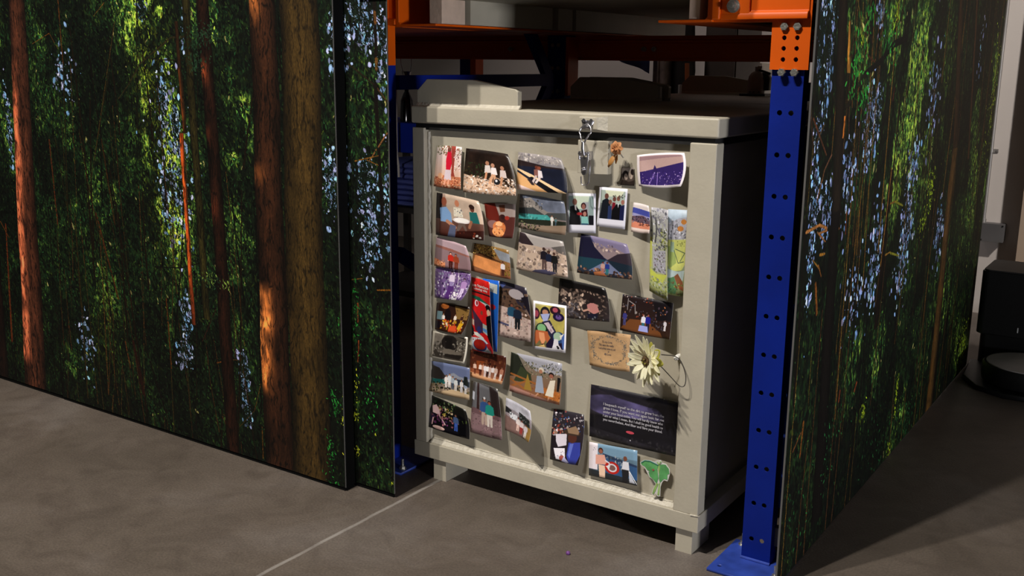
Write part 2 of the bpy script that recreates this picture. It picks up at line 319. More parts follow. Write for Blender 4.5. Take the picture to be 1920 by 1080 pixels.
def paint_right_forest():
    """the panel runs in depth: y -0.1 .. 2.3, z 0 .. 1.9"""
    S = 640.; Y0, Z1 = -.10, 2.95; W, H = int(2.4 * S), int(2.95 * S)
    def q(px, py):
        a = un(px, py, 0, 1.155); return ((a[1] - Y0) * S, (Z1 - a[2]) * S)
    def qb(px, py, rx, ry, a):
        c = q(px, py); k = 1 + max(0, (px - 1530)) / 90.
        return (c[0], c[1], rx * 2.0 * (k ** .5), ry * .95, a)
    bright = blobs(H, W, [qb(1690, 60, 50, 90, .45), qb(1600, 100, 40, 80, .3), qb(1740, 130, 50, 120, .45), qb(1700, 240, 60, 80, .4), qb(1690, 330, 50, 90, .4), qb(1850, 150, 30, 160, .35), qb(1830, 330, 30, 160, .35), qb(1770, 560, 30, 120, .35), qb(1800, 640, 20, 80, .55), qb(1690, 760, 30, 60, .35), qb(1620, 700, 30, 60, .22), qb(1640, 620, 60, 90, .2), qb(1560, 740, 30, 90, .15)], S) + .22
    bright *= 1 - .5 * np.clip(blobs(H, W, [qb(1560, 950, 60, 100, 1), qb(1600, 880, 60, 60, .8), qb(1580, 500, 30, 120, .5)], S), 0, 1)
    hue = np.clip(blobs(H, W, [qb(1760, 200, 60, 160, .5), qb(1850, 250, 40, 260, .5), qb(1800, 640, 40, 90, .6), qb(1690, 350, 30, 90, .4)], S) + .15, 0, 1)
    sky = [(*q(1542, 40), 10, 50, 60), (*q(1538, 75), 8, 26, 110), (*q(1554, 110), 12, 40, 70), (*q(1566, 10), 16, 12, 50), (*q(1644, 215), 18, 40, 110), (*q(1627, 250), 20, 50, 160), (*q(1530, 270), 12, 30, 70), (*q(1525, 390), 16, 40, 130), (*q(1548, 395), 20, 40, 70), (*q(1524, 430), 12, 40, 60), (*q(1700, 420), 36, 50, 160), (*q(1710, 320), 40, 40, 90), (*q(1640, 480), 40, 90, 110),
           (*q(1760, 430), 30, 60, 100), (*q(1518, 500), 10, 60, 60), (*q(1590, 330), 30, 60, 70), (*q(1750, 180), 40, 80, 70), (*q(1690, 500), 50, 60, 90), (*q(1840, 80), 20, 80, 20), (*q(1600, 560), 60, 60, 60), (*q(1650, 20), 20, 30, 40), (*q(1545, 200), 8, 30, 40)]
    img = forest(H, W, 31, bright, hue, sky, 1.45, 56000, skyc=(.74, .77, 1.0))
    stems(img, 90, 700, [(.03, .03, .022), (.05, .04, .03), (.07, .055, .035)], 0, W, 600, H, 1.5, 6, .05)
    stems(img, 60, 900, [(.34, .24, .10), (.26, .17, .09), (.40, .30, .12)], 0, W, 700, H, 1, 3, .05)
    rg = np.random.RandomState(5)
    for i in range(150):       # hanging strands of dark twigs
        x = rg.rand() * W; y = rg.rand() * H; l = 60 + 180 * rg.rand()
        line_stroke(img, [(x, y), (x + rg.randn() * 8, y + l)], 1.2, .9, (.05, .05, .035) if i % 4 else (.30, .24, .08), i)
    for i, (a, b, w0, w1, c) in enumerate([((1607, 0), (1619, 80), 3, 3, (.42, .34, .12)), ((1612, 30), (1616, 75), 2, 2, (.45, .36, .14)), ((1632, 70), (1650, 150), 2, 2, (.24, .14, .08)), ((1700, 160), (1680, 290), 2.4, 2.4, (.40, .32, .12)), ((1752, 170), (1740, 330), 4, 3.5, (.46, .32, .13)), ((1742, 290), (1735, 420), 3, 3, (.44, .34, .12)), ((1735, 420), (1726, 470), 3, 3, (.36, .24, .1)),
            ((1524, 225), (1548, 292), 4, 3, (.42, .24, .12)), ((1544, 235), (1530, 268), 2, 1.5, (.5, .34, .16)), ((1558, 292), (1545, 320), 3, 3, (.50, .32, .18)), ((1545, 320), (1530, 380), 4, 3, (.55, .36, .18)), ((1510, 438), (1535, 424), 4, 4, (.75, .48, .20)), ((1535, 424), (1549, 430), 4, 4, (.75, .48, .20)), ((1549, 434), (1534, 440), 3, 3, (.7, .45, .2)), ((1531, 438), (1546, 455), 3, 2, (.7, .45, .2)),
            ((1560, 446), (1572, 430), 4, 3, (.70, .42, .18)), ((1586, 400), (1584, 440), 4, 3, (.60, .26, .12)), ((1536, 480), (1545, 478), 4, 3, (.72, .48, .14)), ((1534, 505), (1522, 490), 3, 2, (.66, .44, .14)), ((1556, 525), (1563, 523), 4, 3, (.7, .5, .15)), ((1557, 545), (1552, 565), 4, 3, (.6, .32, .12)), ((1528, 535), (1530, 590), 6, 6, (.66, .38, .12)), ((1533, 500), (1538, 520), 3, 3, (.6, .36, .12)),
            ((1670, 316), (1650, 500), 3.4, 3, (.50, .36, .16)), ((1650, 500), (1640, 575), 3, 2.4, (.46, .30, .12)), ((1665, 385), (1680, 378), 3.4, 2.4, (.66, .46, .14)), ((1678, 380), (1692, 387), 4, 3, (.60, .56, .14)), ((1656, 482), (1668, 474), 3.4, 2.4, (.66, .46, .14)), ((1668, 476), (1684, 481), 4, 3, (.60, .56, .14)), ((1605, 720), (1601, 735), 5, 5, (.72, .34, .14)), ((1574, 735), (1571, 755), 4, 4, (.55, .24, .10)),
            ((1505, 795), (1498, 860), 5, 4, (.60, .34, .10)), ((1500, 815), (1485, 850), 3, 3, (.52, .30, .12)), ((1592, 170), (1590, 255), 3, 3, (.36, .22, .12)), ((1676, 165), (1673, 190), 4, 3, (.42, .18, .1)), ((1518, 200), (1524, 290), 5, 4, (.30, .20, .10)), ((1800, 145), (1790, 260), 3, 3, (.30, .18, .09)), ((1620, 100), (1640, 118), 3, 3, (.35, .2, .1))]):
        line_stroke(img, [q(*a), q(*b)], w0 * .7, w1 * .7, (c[0] * .66, c[1] * .70, c[2] * .9), 60 + i)
    line_stroke(img, [q(1620, 140), q(1648, 118), q(1675, 84), q(1700, 72)], 5, 7, (.045, .045, .035), 3)
    line_stroke(img, [q(1558, 175), q(1568, 202), q(1578, 209), q(1592, 195), q(1605, 165), q(1625, 138)], 2.4, 5, (.10, .09, .06), 4)
    trunk(img, q(1582, -50), q(1566, 430), 44, 48, (.10, .08, .055), (.2, .16, .1), 71, ridge=.5, ext=True)
    trunk(img, q(1566, 400), q(1530, 980), 46, 60, (.050, .040, .032), (.2, .16, .1), 72, ridge=.5)
    trunk(img, q(1592, 40), q(1590, 140), 10, 22, (.34, .24, .11), (.62, .44, .16), 73, [(0, 1, .8)], -1, .9, .5)
    trunk(img, q(1583, 220), q(1579, 262), 10, 8, (.60, .36, .14), (.66, .44, .16), 74, ridge=.5)
    trunk(img, q(1671, 320), q(1640, 620), 26, 26, (.07, .045, .03), (.2, .1, .05), 75, ridge=.5)
    trunk(img, q(1805, -40), q(1790, 290), 44, 52, (.16, .115, .065), (.20, .12, .05), 76, [(0, 1, .6)], -1, .5, .6, ext=True)
    trunk(img, q(1790, 280), q(1738, 790), 60, 70, (.26, .19, .095), (.30, .20, .08), 77, [(0, 1, .6)], -1, .5, .6)
    trunk(img, q(1832, 0), q(1815, 300), 20, 20, (.22, .15, .08), (.3, .2, .1), 78, ridge=.6)
    line_stroke(img, [q(1671, 318), q(1650, 500)], 2.4, 2.6, (.46, .33, .15), 83)
    leaves_at(img, [(*q(1630, 30), 30, 26, 40), (*q(1612, 100), 40, 50, 70), (*q(1600, 140), 30, 30, 40), (*q(1617, 180), 30, 30, 50), (*q(1670, 60), 50, 40, 60)], 9, (.18, .52, .20), 3, 7)
    leaves_at(img, [(*q(1616, 68), 8, 8, 14), (*q(1680, 20), 14, 26, 60), (*q(1745, 360), 30, 50, 110), (*q(1730, 420), 30, 30, 60), (*q(1680, 740), 8, 34, 60), (*q(1617, 775), 16, 16, 40), (*q(1665, 845), 20, 16, 30), (*q(1805, 650), 40, 60, 160), (*q(1860, 200), 50, 160, 160)], 10, (.62, .72, .16), 2, 5)
    leaves_at(img, [(*q(1500, 1000), 30, 60, 20), (*q(1480, 970), 20, 60, 30), (*q(1700, 790), 60, 60, 90), (*q(1640, 850), 100, 80, 120), (*q(1560, 830), 60, 80, 80)], 12, (.15, .38, .20), 2, 5)
    return np.clip(img, 0, 1)

# ---------------------------------------------------------------- small pictures: gradient, polygons, ellipses, figures, grain
def hx(c): return np.array([int(c[i:i + 2], 16) / 255. for i in (0, 2, 4)], np.float32)

def picture(w, h, ops, seed=1, border=None):
    im = np.zeros((h, w, 3), np.float32); Y, X = np.mgrid[0:h, 0:w].astype(np.float32)
    U = (X + .5) / w * 100; V = (Y + .5) / h * 100; asp = w / h; rg = np.random.RandomState(seed)
    def poly(c, P):
        ins = np.zeros((h, w), bool); j = len(P) - 1
        for i in range(len(P)):
            xi, yi = P[i]; xj, yj = P[j]
            if yi != yj:
                ins ^= ((yi > V) != (yj > V)) & (U < (xj - xi) * (V - yi) / (yj - yi) + xi)
            j = i
        im[ins] = c
    def ell(c, cx, cy, rx, ry): im[((U - cx) / rx) ** 2 + ((V - cy) / ry) ** 2 < 1] = c
    for o in ops:
        k = o[0]
        if k == 'g':
            t = (V / 100)[..., None]; im[:] = hx(o[1]) * (1 - t) + hx(o[2]) * t
        elif k == 'p': poly(hx(o[1]), o[2])
        elif k == 'e': ell(hx(o[1]), *o[2:6])
        elif k == 'n': im *= (1 + o[1] * 2 * (noise2(h, w, o[2], o[3], seed + len(ops)) - .5))[..., None]
        elif k == 's':      # scattered marks in a box
            x0, y0, x1, y1, n, L, cols = o[1:8]
            x = (x0 + (x1 - x0) * rg.rand(n)) / 100 * w; y = (y0 + (y1 - y0) * rg.rand(n)) / 100 * h
            l = L * (.5 + rg.rand(n)); cc = np.array([hx(c) for c in cols])[rg.randint(0, len(cols), n)] * (.7 + .5 * rg.rand(n, 1))
            strokes(im, x, y, l, l * (.5 + .4 * rg.rand(n)), rg.rand(n) * 3 if len(o) < 9 else o[8] + rg.randn(n) * .25, cc.astype(np.float32))
        elif k == 'm':      # a standing person: feet x, y, height, top, legs, skin, hair
            x, y, hh, top, legs = o[1:6]; skin = hx(o[6] if len(o) > 6 else 'b98468'); hair = hx(o[7] if len(o) > 7 else '2a1c16')
            a = hh / asp
            poly(hx(legs), [(x - a * .11, y - hh * .5), (x + a * .11, y - hh * .5), (x + a * .10, y), (x + a * .02, y), (x, y - hh * .40), (x - a * .02, y), (x - a * .10, y)])
            poly(hx(top), [(x - a * .06, y - hh * .84), (x + a * .06, y - hh * .84), (x + a * .16, y - hh * .78), (x + a * .18, y - hh * .46), (x - a * .18, y - hh * .46), (x - a * .16, y - hh * .78)])
            ell(skin, x - a * .16, y - hh * .46, a * .03, hh * .03); ell(skin, x + a * .16, y - hh * .46, a * .03, hh * .03)
            ell(hair, x, y - hh * .93, a * .075, hh * .078); ell(skin, x, y - hh * .905, a * .055, hh * .06)
        elif k == 'l':      # line
            c, P, wd = hx(o[1]), o[2], o[3]
            for (a0, b0), (a1, b1) in zip(P[:-1], P[1:]):
                dx, dy = (a1 - a0) * asp, b1 - b0; L2 = dx * dx + dy * dy + 1e-9
                t = np.clip((((U - a0) * asp) * dx + (V - b0) * dy) / L2, 0, 1)
                d = np.hypot((U - a0) * asp - t * dx, V - b0 - t * dy); im[d < wd] = c
    im = im * (1 + .06 * (rg.rand(h, w, 1) - .5))
    if border:
        t, r, b, l, c = border
        m = (V < t) | (V > 100 - b) | (U < l) | (U > 100 - r); im[m] = hx(c)
    return np.clip(im, 0, 1)

FACES = '2a1c16'
# quad = top left, top right, bottom right, bottom left, as seen; lift = how far each corner stands off the steel (mm)
PHOTOS = [
 ('photograph', 'tall narrow photo of a figure in red beside a red tree trunk', (821,273,866,276,864,355,813,349), (2,6,12,6), (1,1,1,1),
  [('g','d8c8c8','c49a80'),('s',0,0,100,22,120,3,['6a6a48','a09a78','8a4a38']),('p','8a3a30',[(58,0),(76,0),(72,60),(80,78),(62,78),(64,50)]),('s',70,15,100,60,60,2,['e8e0e8','7a4a40','f0ecf0']),('p','b06a4a',[(0,78),(30,70),(100,72),(100,100),(0,100)]),('s',0,74,100,100,160,3,['d8906a','a04e34','e8c0a0']),('p','c01830',[(44,12),(58,10),(64,40),(58,58),(42,56),(40,32)]),('p','c8b8c0',[(40,56),(60,56),(64,80),(36,80)]),('e','6a3a30',50,9,7,6),('l','d89a80',[(42,80),(38,92)],2),('l','d89a80',[(54,80),(52,90)],2),('e','e0a880',22,72,9,7)], None),
 ('photograph', 'large curled photo of three women in white sitting on stones in dark woods', (874,278,952,289,967,367,868,360), (2,10,34,8), (1,-5,1,1),
  [('g','1e1410','241a12'),('n',.5,6,8),('s',0,30,60,62,120,3,['1e2c18','2a3820','38301c']),('p','c8a890',[(0,58),(30,66),(60,74),(100,84),(100,100),(0,100)]),('s',0,60,100,100,330,3.5,['e8d4c8','b08a70','d8b8a0','806048','f0e4dc']),('p','cfc4c0',[(42,34),(52,33),(54,50),(40,52)]),('p','e0d8d8',[(54,38),(64,38),(66,54),(53,56)]),('p','c8b8b4',[(72,42),(83,42),(84,60),(70,60)]),('e','a07058',47,29,4,5),('e','b08068',58,33,4,5),('e','a07058',77,37,4,5),('l','c08868',[(44,52),(42,64)],2.4),('l','c89878',[(56,56),(50,74)],3),('l','c89878',[(60,56),(60,72)],2.5),('l','b88868',[(74,60),(72,76)],2.6),('e','1c1c20',64,70,6,7),('e','d8d8dc',63,68,2.4,3)], None),
 ('photograph', 'curled photo of two people sitting on a wooden deck above a dark blue lake', (972,285,1052,297,1063,363,969,355), (2,10,30,8), (1,-4,1,1),
  [('g','9a9498','20242e'),('p','8a8484',[(0,0),(100,0),(100,18),(60,22),(0,26)]),('s',0,2,90,22,60,5,['b0a8a4','767078','c8c0bc']),('p','241a1c',[(0,20),(60,30),(100,30),(100,40),(0,40)]),('p','141828',[(0,36),(100,34),(100,100),(0,100)]),('n',.2,4,4),('p','c89a68',[(0,52),(62,100),(0,100)]),('p','d8b890',[(0,42),(30,56),(100,100),(82,100),(22,62),(0,47)]),('p','0c0c10',[(24,64),(30,62),(84,100),(62,100)]),('p','d8c0bc',[(0,84),(40,100),(0,100)]),('p','7a5048',[(34,42),(42,40),(44,60),(34,60)]),('p','d0c8cc',[(42,42),(50,44),(52,62),(42,64)]),('e','5a2c20',40,36,4,5),('e','7a4030',45,37,4,5),('l','b8a8a4',[(38,60),(30,80)],3),('l','c8b8b4',[(46,62),(38,76)],3),('p','2a2024',[(20,70),(28,70),(36,84),(30,84)])], None),
 ('photograph', 'photo of three people seated round a small table, man in blue shirt at left', (819,361,897,377,907,451,817,440), (2,12,30,6), (1,-4,1,1),
  [('g','8a7468','3a1a14'),('p','a89484',[(20,0),(100,0),(100,60),(24,60)]),('n',.2,3,3),('p','181010',[(0,0),(14,0),(10,60),(0,60)]),('p','6c8ab0',[(8,34),(22,30),(32,44),(34,66),(10,66)]),('e','7a4432',17,18,6,10),('p','c8c0b0',[(38,28),(54,28),(58,50),(38,50)]),('s',38,28,58,52,30,2,['4a4a58','e8e4dc']),('e','a86c50',46,18,5,8),('p','1c5a58',[(72,34),(88,32),(92,60),(72,60)]),('e','5a3226',79,24,5,9),('e','2a1814',79,20,6,6),('e','c8c0c0',54,58,18,7),('e','e0dcd8',54,57,15,5.5),('p','5a4a44',[(48,64),(60,64),(66,84),(62,84),(56,70),(46,86),(42,84)]),('l','a07058',[(24,64),(40,76)],4),('p','4a5068',[(30,70),(42,72),(40,100),(24,100)]),('p','2a100c',[(44,84),(100,76),(100,100),(40,100)]),('s',50,84,95,98,10,5,['e8e0d8','6a2a1c']),('l','8a5a44',[(74,58),(70,72)],3.4)], None),
 ('photograph', 'small photo of an orange dog curled beside a red armchair', (908,381,966,383,961,447,917,443), (2,6,16,6), (1,-2,1,1),
  [('g','54302a','4a2a24'),('p','5a1810',[(0,0),(34,0),(50,60),(30,66),(0,40)]),('p','8a7c78',[(34,0),(100,0),(100,40),(46,36)]),('p','5a3424',[(46,6),(66,4),(66,24),(50,26)]),('p','4a2420',[(60,40),(100,38),(100,100),(62,100)]),('e','7a5a58',22,62,20,12),('e','c07040',44,72,24,20),('e','d89058',40,84,24,14),('e','3a1c18',56,44,12,12),('e','2a1414',58,40,7,7),('e','e0a878',44,60,12,7),('s',24,60,64,96,40,3,['e8b084','a85428']),('e','8a2a20',72,42,8,6)], None),
 ('photograph', 'photo of grey mountains above a turquoise lake with a couple by a railing', (975,364,1057,377,1060,441,972,427), (2,12,24,6), (1,-3,1,1),
  [('g','6a6c78','6c5a50'),('p','5a6070',[(0,0),(100,0),(100,40),(0,40)]),('n',.3,4,5),('p','7a7470',[(0,14),(24,6),(36,18),(50,34),(66,44),(70,58),(0,58)]),('s',0,12,50,46,60,4,['8a8480','4c4c4c','a09890']),('p','3a3c3c',[(60,44),(100,36),(100,58),(50,58)]),('p','34383a',[(0,40),(30,34),(56,52),(0,56)]),('p','3a8a88',[(0,56),(60,50),(70,62),(50,70),(0,72)]),('s',0,56,60,68,20,4,['58a8a4','3a8888']),('p','1c2018',[(0,72),(60,64),(100,62),(100,78),(0,84)]),('p','7a6858',[(40,84),(100,72),(100,100),(30,100)]),('s',0,78,44,100,60,3,['3c4430','8a8a60','28281c']),('m',70,78,30,'c8c4c0','c0bcb8'),('m',78,76,22,'4a6a70','3a4a58')], None),
 ('instant_photograph', 'white framed instant photo of a man in a black suit beside a woman', (1062,361.5,1117,363,1117,437.5,1063.5,436), (3,5,7,5), (0,0,0,0),
  [('g','a0b0a4','30404c'),('p','7a8c8c',[(0,0),(100,0),(100,60),(0,60)]),('p','b0bcac',[(20,2),(80,2),(70,40),(30,40)]),('p','8a8e94',[(56,22),(76,22),(76,50),(56,50)]),('p','0c0c10',[(12,34),(30,30),(44,44),(48,84),(8,84)]),('e','7a5448',28,22,8,8),('p','c8c0c0',[(26,30),(32,30),(34,44),(28,42)]),('p','2c0e14',[(50,44),(70,40),(76,84),(50,84)]),('e','2a1418',58,32,9,8),('e','80544c',58,34,6,7),('e','8a2428',44,52,10,4),('e','9a6a60',62,52,6,6),('p','74a8a4',[(50,58),(72,58),(76,78),(50,78)]),('p','204058',[(50,76),(74,76),(72,84),(50,84)]),('p','101018',[(76,56),(96,56),(96,84),(76,84)])], (7,7,20,7,'c8c8d4')),
 ('instant_photograph', 'tilted white framed instant photo of a group in dark suits', (1124,350,1177,354.5,1171.5,430,1118.5,424), (3,5,7,5), (0,0,0,0),
  [('g','a4b0a0','1c1c28'),('p','94a098',[(0,0),(100,0),(100,40),(0,40)]),('p','c0c4ac',[(20,4),(90,4),(80,22),(30,22)]),('p','10141c',[(8,84),(14,34),(30,26),(42,36),(44,84)]),('e','5a3830',28,22,7,7),('p','202c50',[(36,84),(36,46),(48,46),(50,84)]),('e','6a4438',42,36,6,6),('p','6a1420',[(50,60),(50,36),(60,36),(60,60)]),('e','5a3830',56,28,6,6),('p','08080c',[(50,84),(50,56),(64,40),(80,40),(80,84)]),('e','70483c',70,26,6,6),('p','c8c8d0',[(68,38),(73,38),(71,50)]),('p','14183c',[(78,84),(78,44),(94,40),(94,84)]),('e','8a5a50',86,34,6,6),('s',50,14,94,24,14,3,['181418','4a3a38'])], (7,7,21,7,'c8c8d4')),
 ('photograph', 'tiny black and white portrait of two people cheek to cheek', (1164.5,313.5,1188,314,1189.5,348.5,1163,347), (1,2,4,3), (0,0,0,0),
  [('g','5c544e','3a302a'),('p','8a8078',[(0,0),(100,0),(100,30),(40,22),(0,40)]),('e','1c1614',36,42,22,24),('e','86786e',40,52,14,18),('e','94867a',76,42,16,22),('e','1c1614',90,26,14,16),('p','241c18',[(0,100),(10,70),(40,74),(60,80),(100,70),(100,100)]),('n',.2,5,5)], None),
 ('photograph', 'white bordered faded purple photo of a tower over a hillside city', (1194.5,291,1283,286.5,1276.5,349.5,1198,349), (14,16,26,8), (2,-6,3,3),
  [('g','8a6a70','3a2470'),('p','a88c88',[(0,0),(100,0),(100,34),(0,60)]),('p','8c7074',[(0,0),(100,0),(100,10),(0,20)]),('p','2c1e58',[(0,56),(40,44),(100,26),(100,100),(0,100)]),('p','281c50',[(30,60),(36,34),(44,56)]),('s',4,50,98,94,170,2,['9a80c0','241458','5a40a0','c0a8d8','301868']),('l','8a70b8',[(36,56),(24,94)],1),('l','8a70b8',[(42,58),(42,94)],1)], (6,5,7,5,'d8d0d4')),
 ('photograph', 'small white edged photo of blue sky over red desert bushes', (1188,379.5,1216,386,1217,438,1183,434), (2,8,14,4), (1,-2,1,1),
  [('g','c8c0c0','d0beb8'),('p','3c4490',[(0,16),(100,22),(100,42),(0,36)]),('p','8a88b0',[(0,34),(100,42),(100,50),(0,44)]),('p','5a4450',[(0,46),(60,40),(100,52),(100,70),(0,66)]),('p','c07860',[(0,62),(100,68),(100,86),(0,84)]),('s',4,44,96,66,50,2.5,['201828','8088a0','3a2c38']),('s',40,66,96,76,16,2.5,['2a1418','80402c'])], None),
 ('photograph', 'photo of two people in red standing before a pale hazy shore', (818.8,443.5,873,461.5,882.5,509,814,498), (2,12,16,5), (1,-3,1,1),
  [('g','8a7478','7a6064'),('p','a89098',[(0,0),(100,0),(100,38),(0,26)]),('p','8a5a50',[(0,26),(50,30),(100,40),(100,46),(0,34)]),('p','c8805a',[(0,72),(30,84),(30,100),(0,100)]),('s',0,74,30,100,30,3,['f0b48c','b05c38']),('m',45,100,58,'b0281c','3a1410','d8a090'),('m',60,100,56,'8a3c24','6a2c1c','b05c40')], None),
 ('photograph', 'photo of a figure beside a wide blank orange sign board under trees', (889.5,455.7,953.7,469.3,957.6,524,884,507.6), (2,10,16,5), (1,-1,1,1),
  [('g','7a5c30','7a4c34'),('s',0,0,60,36,140,3,['c8a048','8a6424','3a2810','e0c070']),('p','7c8088',[(55,6),(100,14),(100,44),(72,40)]),('p','4a2c18',[(0,38),(20,30),(74,46),(76,50),(6,40)]),('p','c07c48',[(6,40),(76,52),(72,94),(2,80)]),('n',.15,5,9),('s',80,50,100,90,40,3,['8a7430','5a4418']),('m',80,94,50,'cfc8cc','3a1c18','7a4434')], None),
 ('photograph', 'photo of three dark clad hikers standing on pale boulders', (974.8,434.9,1055.4,451.3,1064.8,521,968,504.5), (2,10,24,5), (1,-2,1,1),
  [('g','8a8084','a89088'),('p','98928f',[(10,0),(100,0),(100,20),(30,34)]),('p','54504e',[(70,26),(100,14),(100,40),(80,36)]),('p','2a2024',[(0,0),(12,2),(32,28),(20,36),(0,26)]),('p','a89484',[(0,30),(40,30),(100,40),(100,100),(0,100)]),('s',0,34,100,98,150,6,['c0aca0','8a766c','d0bcb0','a08c80','786860']),('p','3c3a50',[(36,92),(60,86),(78,92),(66,100),(30,98)]),('m',54,88,58,'18141c','4a3a38','3a2824'),('m',64,90,54,'161c30','a08c88','4a3028'),('m',75,90,52,'141414','1a1a20','4a3028')], None),
 ('photograph', 'photo of a couple before a blue lake between steep dark mountains', (1089.5,438,1175.5,457.8,1185,524.3,1081.6,511), (2,10,26,6), (1,-4,1,1),
  [('g','4c4c70','1c2430'),('p','6c6480',[(20,0),(100,0),(100,40),(50,52)]),('p','7c6c70',[(24,14),(44,26),(70,20),(90,30),(56,56),(30,40)]),('s',28,16,80,34,30,5,['a08c8c','6a5c6c','b8a49c']),('p','15142a',[(0,0),(20,2),(30,28),(52,56),(0,62)]),('p','28202a',[(54,56),(74,36),(100,26),(100,64)]),('p','183440',[(0,58),(52,56),(40,74),(22,86),(0,84)]),('p','14202c',[(54,56),(100,62),(100,96),(76,88)]),('p','5c6480',[(52,58),(84,92),(20,90)]),('s',0,82,100,100,60,6,['7a5848','3a2824','a07860','503830']),('p','9a5c38',[(30,92),(46,86),(54,98),(32,100)]),('m',46,94,32,'a08078','8a5850','6a2c20'),('m',54,95,34,'1c2c70','1c5a60','6a2c20')], None),
 ('photograph', 'faded purple and white photo of a blurred street crowd', (816.8,499.8,882.5,512.3,864.5,563.2,815.2,557.7), (2,10,26,4), (1,-6,1,1),
  [('g','6a5080','5c4474'),('s',0,0,100,100,240,4,['d8c8e0','3a2450','8a70a0','b8b0d0','e8e0ec','4a3068','9aa0b8'],1.5),('m',48,70,62,'cfc0d8','8a78a8','a890b0'),('p','4a2868',[(40,56),(58,56),(52,100),(36,96)]),('l','f0e8f0',[(66,0),(66,56)],.9),('m',84,90,66,'a07cb0','c8b8d8','8a6898'),('s',50,74,80,100,30,4,['f4f0f4'])], None),
 ('photograph', 'tall photo of two people in blue standing under an overhanging rock', (938,526.4,986.6,539.7,994.4,641.2,931,628.7), (2,10,20,6), (1,-4,1,1),
  [('g','2e221c','a48c84'),('p','26222e',[(0,0),(100,0),(100,38),(60,50),(0,38)]),('p','3c4878',[(0,0),(24,4),(10,12),(0,8)]),('p','4c382c',[(0,14),(40,10),(60,34),(100,56),(100,64),(0,46)]),('s',0,12,100,60,110,5,['5a4030','3a2820','6c5444','241a18']),('e','989094',58,18,26,9),('p','14101a',[(74,22),(100,16),(100,54)]),('p','a8948c',[(0,44),(40,46),(70,56),(100,60),(100,100),(0,100)]),('s',0,46,100,100,130,4,['c0acA4'.lower(),'8a746c','b89c94','987c78']),('p','3c3c58',[(0,72),(40,76),(40,79),(0,76)]),('m',42,80,44,'1c4058','b0a4a4','6a3c2c'),('m',60,81,42,'141c2c','121418','6a3c2c')], None),
 ('art_card', 'white edged card with a colourful painting of dogs and goblets', (1000.2,563.3,1062,573.5,1060,661.7,998.3,653.3), (3,10,14,8), (0,-1,0,0),
  [('g','a8a070','605838'),('p','a89c50',[(10,10),(60,4),(96,20),(90,60),(30,60),(8,40)]),('n',.25,3,3),('e','301420',8,26,12,12),('e','8a3848',10,26,6,7),('e','24101c',66,14,16,9),('e','a04858',66,13,8,5),('e','181030',76,27,17,9),('e','5a4480',76,27,9,5),('e','14141c',36,24,15,15),('e','a87860',36,21,9,6),('p','98a0c8',[(22,26),(50,22),(42,42),(32,42)]),('p','202038',[(26,42),(50,36),(76,66),(60,78),(36,56)]),('p','b8a8b0',[(32,44),(46,40),(64,58),(56,64)]),('s',44,44,58,60,8,3,['181020','c0a0a8']),('e','142018',26,58,18,14),('e','70a070',26,55,13,9),('p','a05430',[(10,60),(44,60),(56,84),(46,90),(40,78),(30,92),(22,80),(10,90),(2,76)]),('p','c88860',[(18,64),(34,64),(38,80),(30,90),(20,76)]),('e','140c10',31,90,4,3),('p','181028',[(40,88),(60,66),(94,84),(94,97),(44,97)]),('e','28406c',78,70,18,12),('e','98b098',74,68,12,9),('p','d8d0c8',[(80,66),(94,60),(96,66),(84,74)]),('p','ccc8d0',[(64,74),(76,74),(78,84),(90,96),(58,96),(62,86)]),('s',66,86,82,95,8,3,['18181c']),('p','4460a0',[(86,70),(97,56),(97,96),(90,92)]),('p','c8a868',[(16,94),(34,88),(42,97),(16,97)])], (5,5,6,6,'e4e2ea')),
 ('photograph', 'dark photo of a person in a pink shirt crouching among river stones', (1049.6,521.6,1134.9,540.3,1142.7,603.7,1045.6,593.6), (4,10,20,5), (1,-3,1,1),
  [('g','181210','2a2224'),('s',0,20,100,100,150,5,['5c4c44','8a7468','3c3230','2a2422']),('s',4,30,52,74,70,7,['a48c7c','7a685e','b09a8a','5a4c46']),('s',0,60,40,92,40,7,['4a464c','6a6468','383438']),('p','0c090a',[(0,0),(100,0),(100,26),(60,18),(0,22)]),('p','a8706c',[(56,58),(66,50),(76,54),(80,74),(70,82),(58,74)]),('e','1c1214',66,44,5,8),('l','a88070',[(60,70),(50,76)],2.6),('p','141424',[(56,82),(78,80),(76,94),(58,94)]),('s',0,72,50,98,20,4,['c0bcc0','3a3436']),('s',56,90,100,100,18,4,['6a7078','242024'])], None),
 ('photograph', 'dark photo of people with a blue bag inside a busy amusement hall', (1167.7,551.3,1262.9,568.5,1255.4,636.6,1162.2,618.9), (3,8,20,5), (1,0,1,1),
  [('g','1c1214','2a1810'),('s',0,0,100,60,110,4,['6a5a58','2c2830','8a3c24','484c5c','a09490','181418']),('p','100c10',[(60,0),(100,0),(100,50),(70,56)]),('s',62,10,98,44,12,4,['b06c40','4a3c48']),('l','8a8484',[(12,10),(12,40)],1.2),('l','8a8484',[(14,16),(26,24),(28,48)],1.2),('p','60381c',[(18,64),(50,60),(80,86),(86,100),(0,94)]),('m',8,84,40,'303070','3c3c6c','8a6458'),('m',45,88,44,'c8c8d4','2a5c68','b08478'),('m',54,90,48,'1c1c7c','141430','8a4840'),('p','8a90c8',[(38,76),(54,76),(56,92),(36,92)]),('m',88,80,30,'b8b4bc','cfccd4','5a4040'),('s',60,50,86,80,40,3,['181418','302c38','50505c'])], None),
 ('photograph', 'photo of a crowded party table with yellow and orange balloons', (819,567,880,576,865,627,815.3,617.7), (2,12,16,4), (1,-5,1,1),
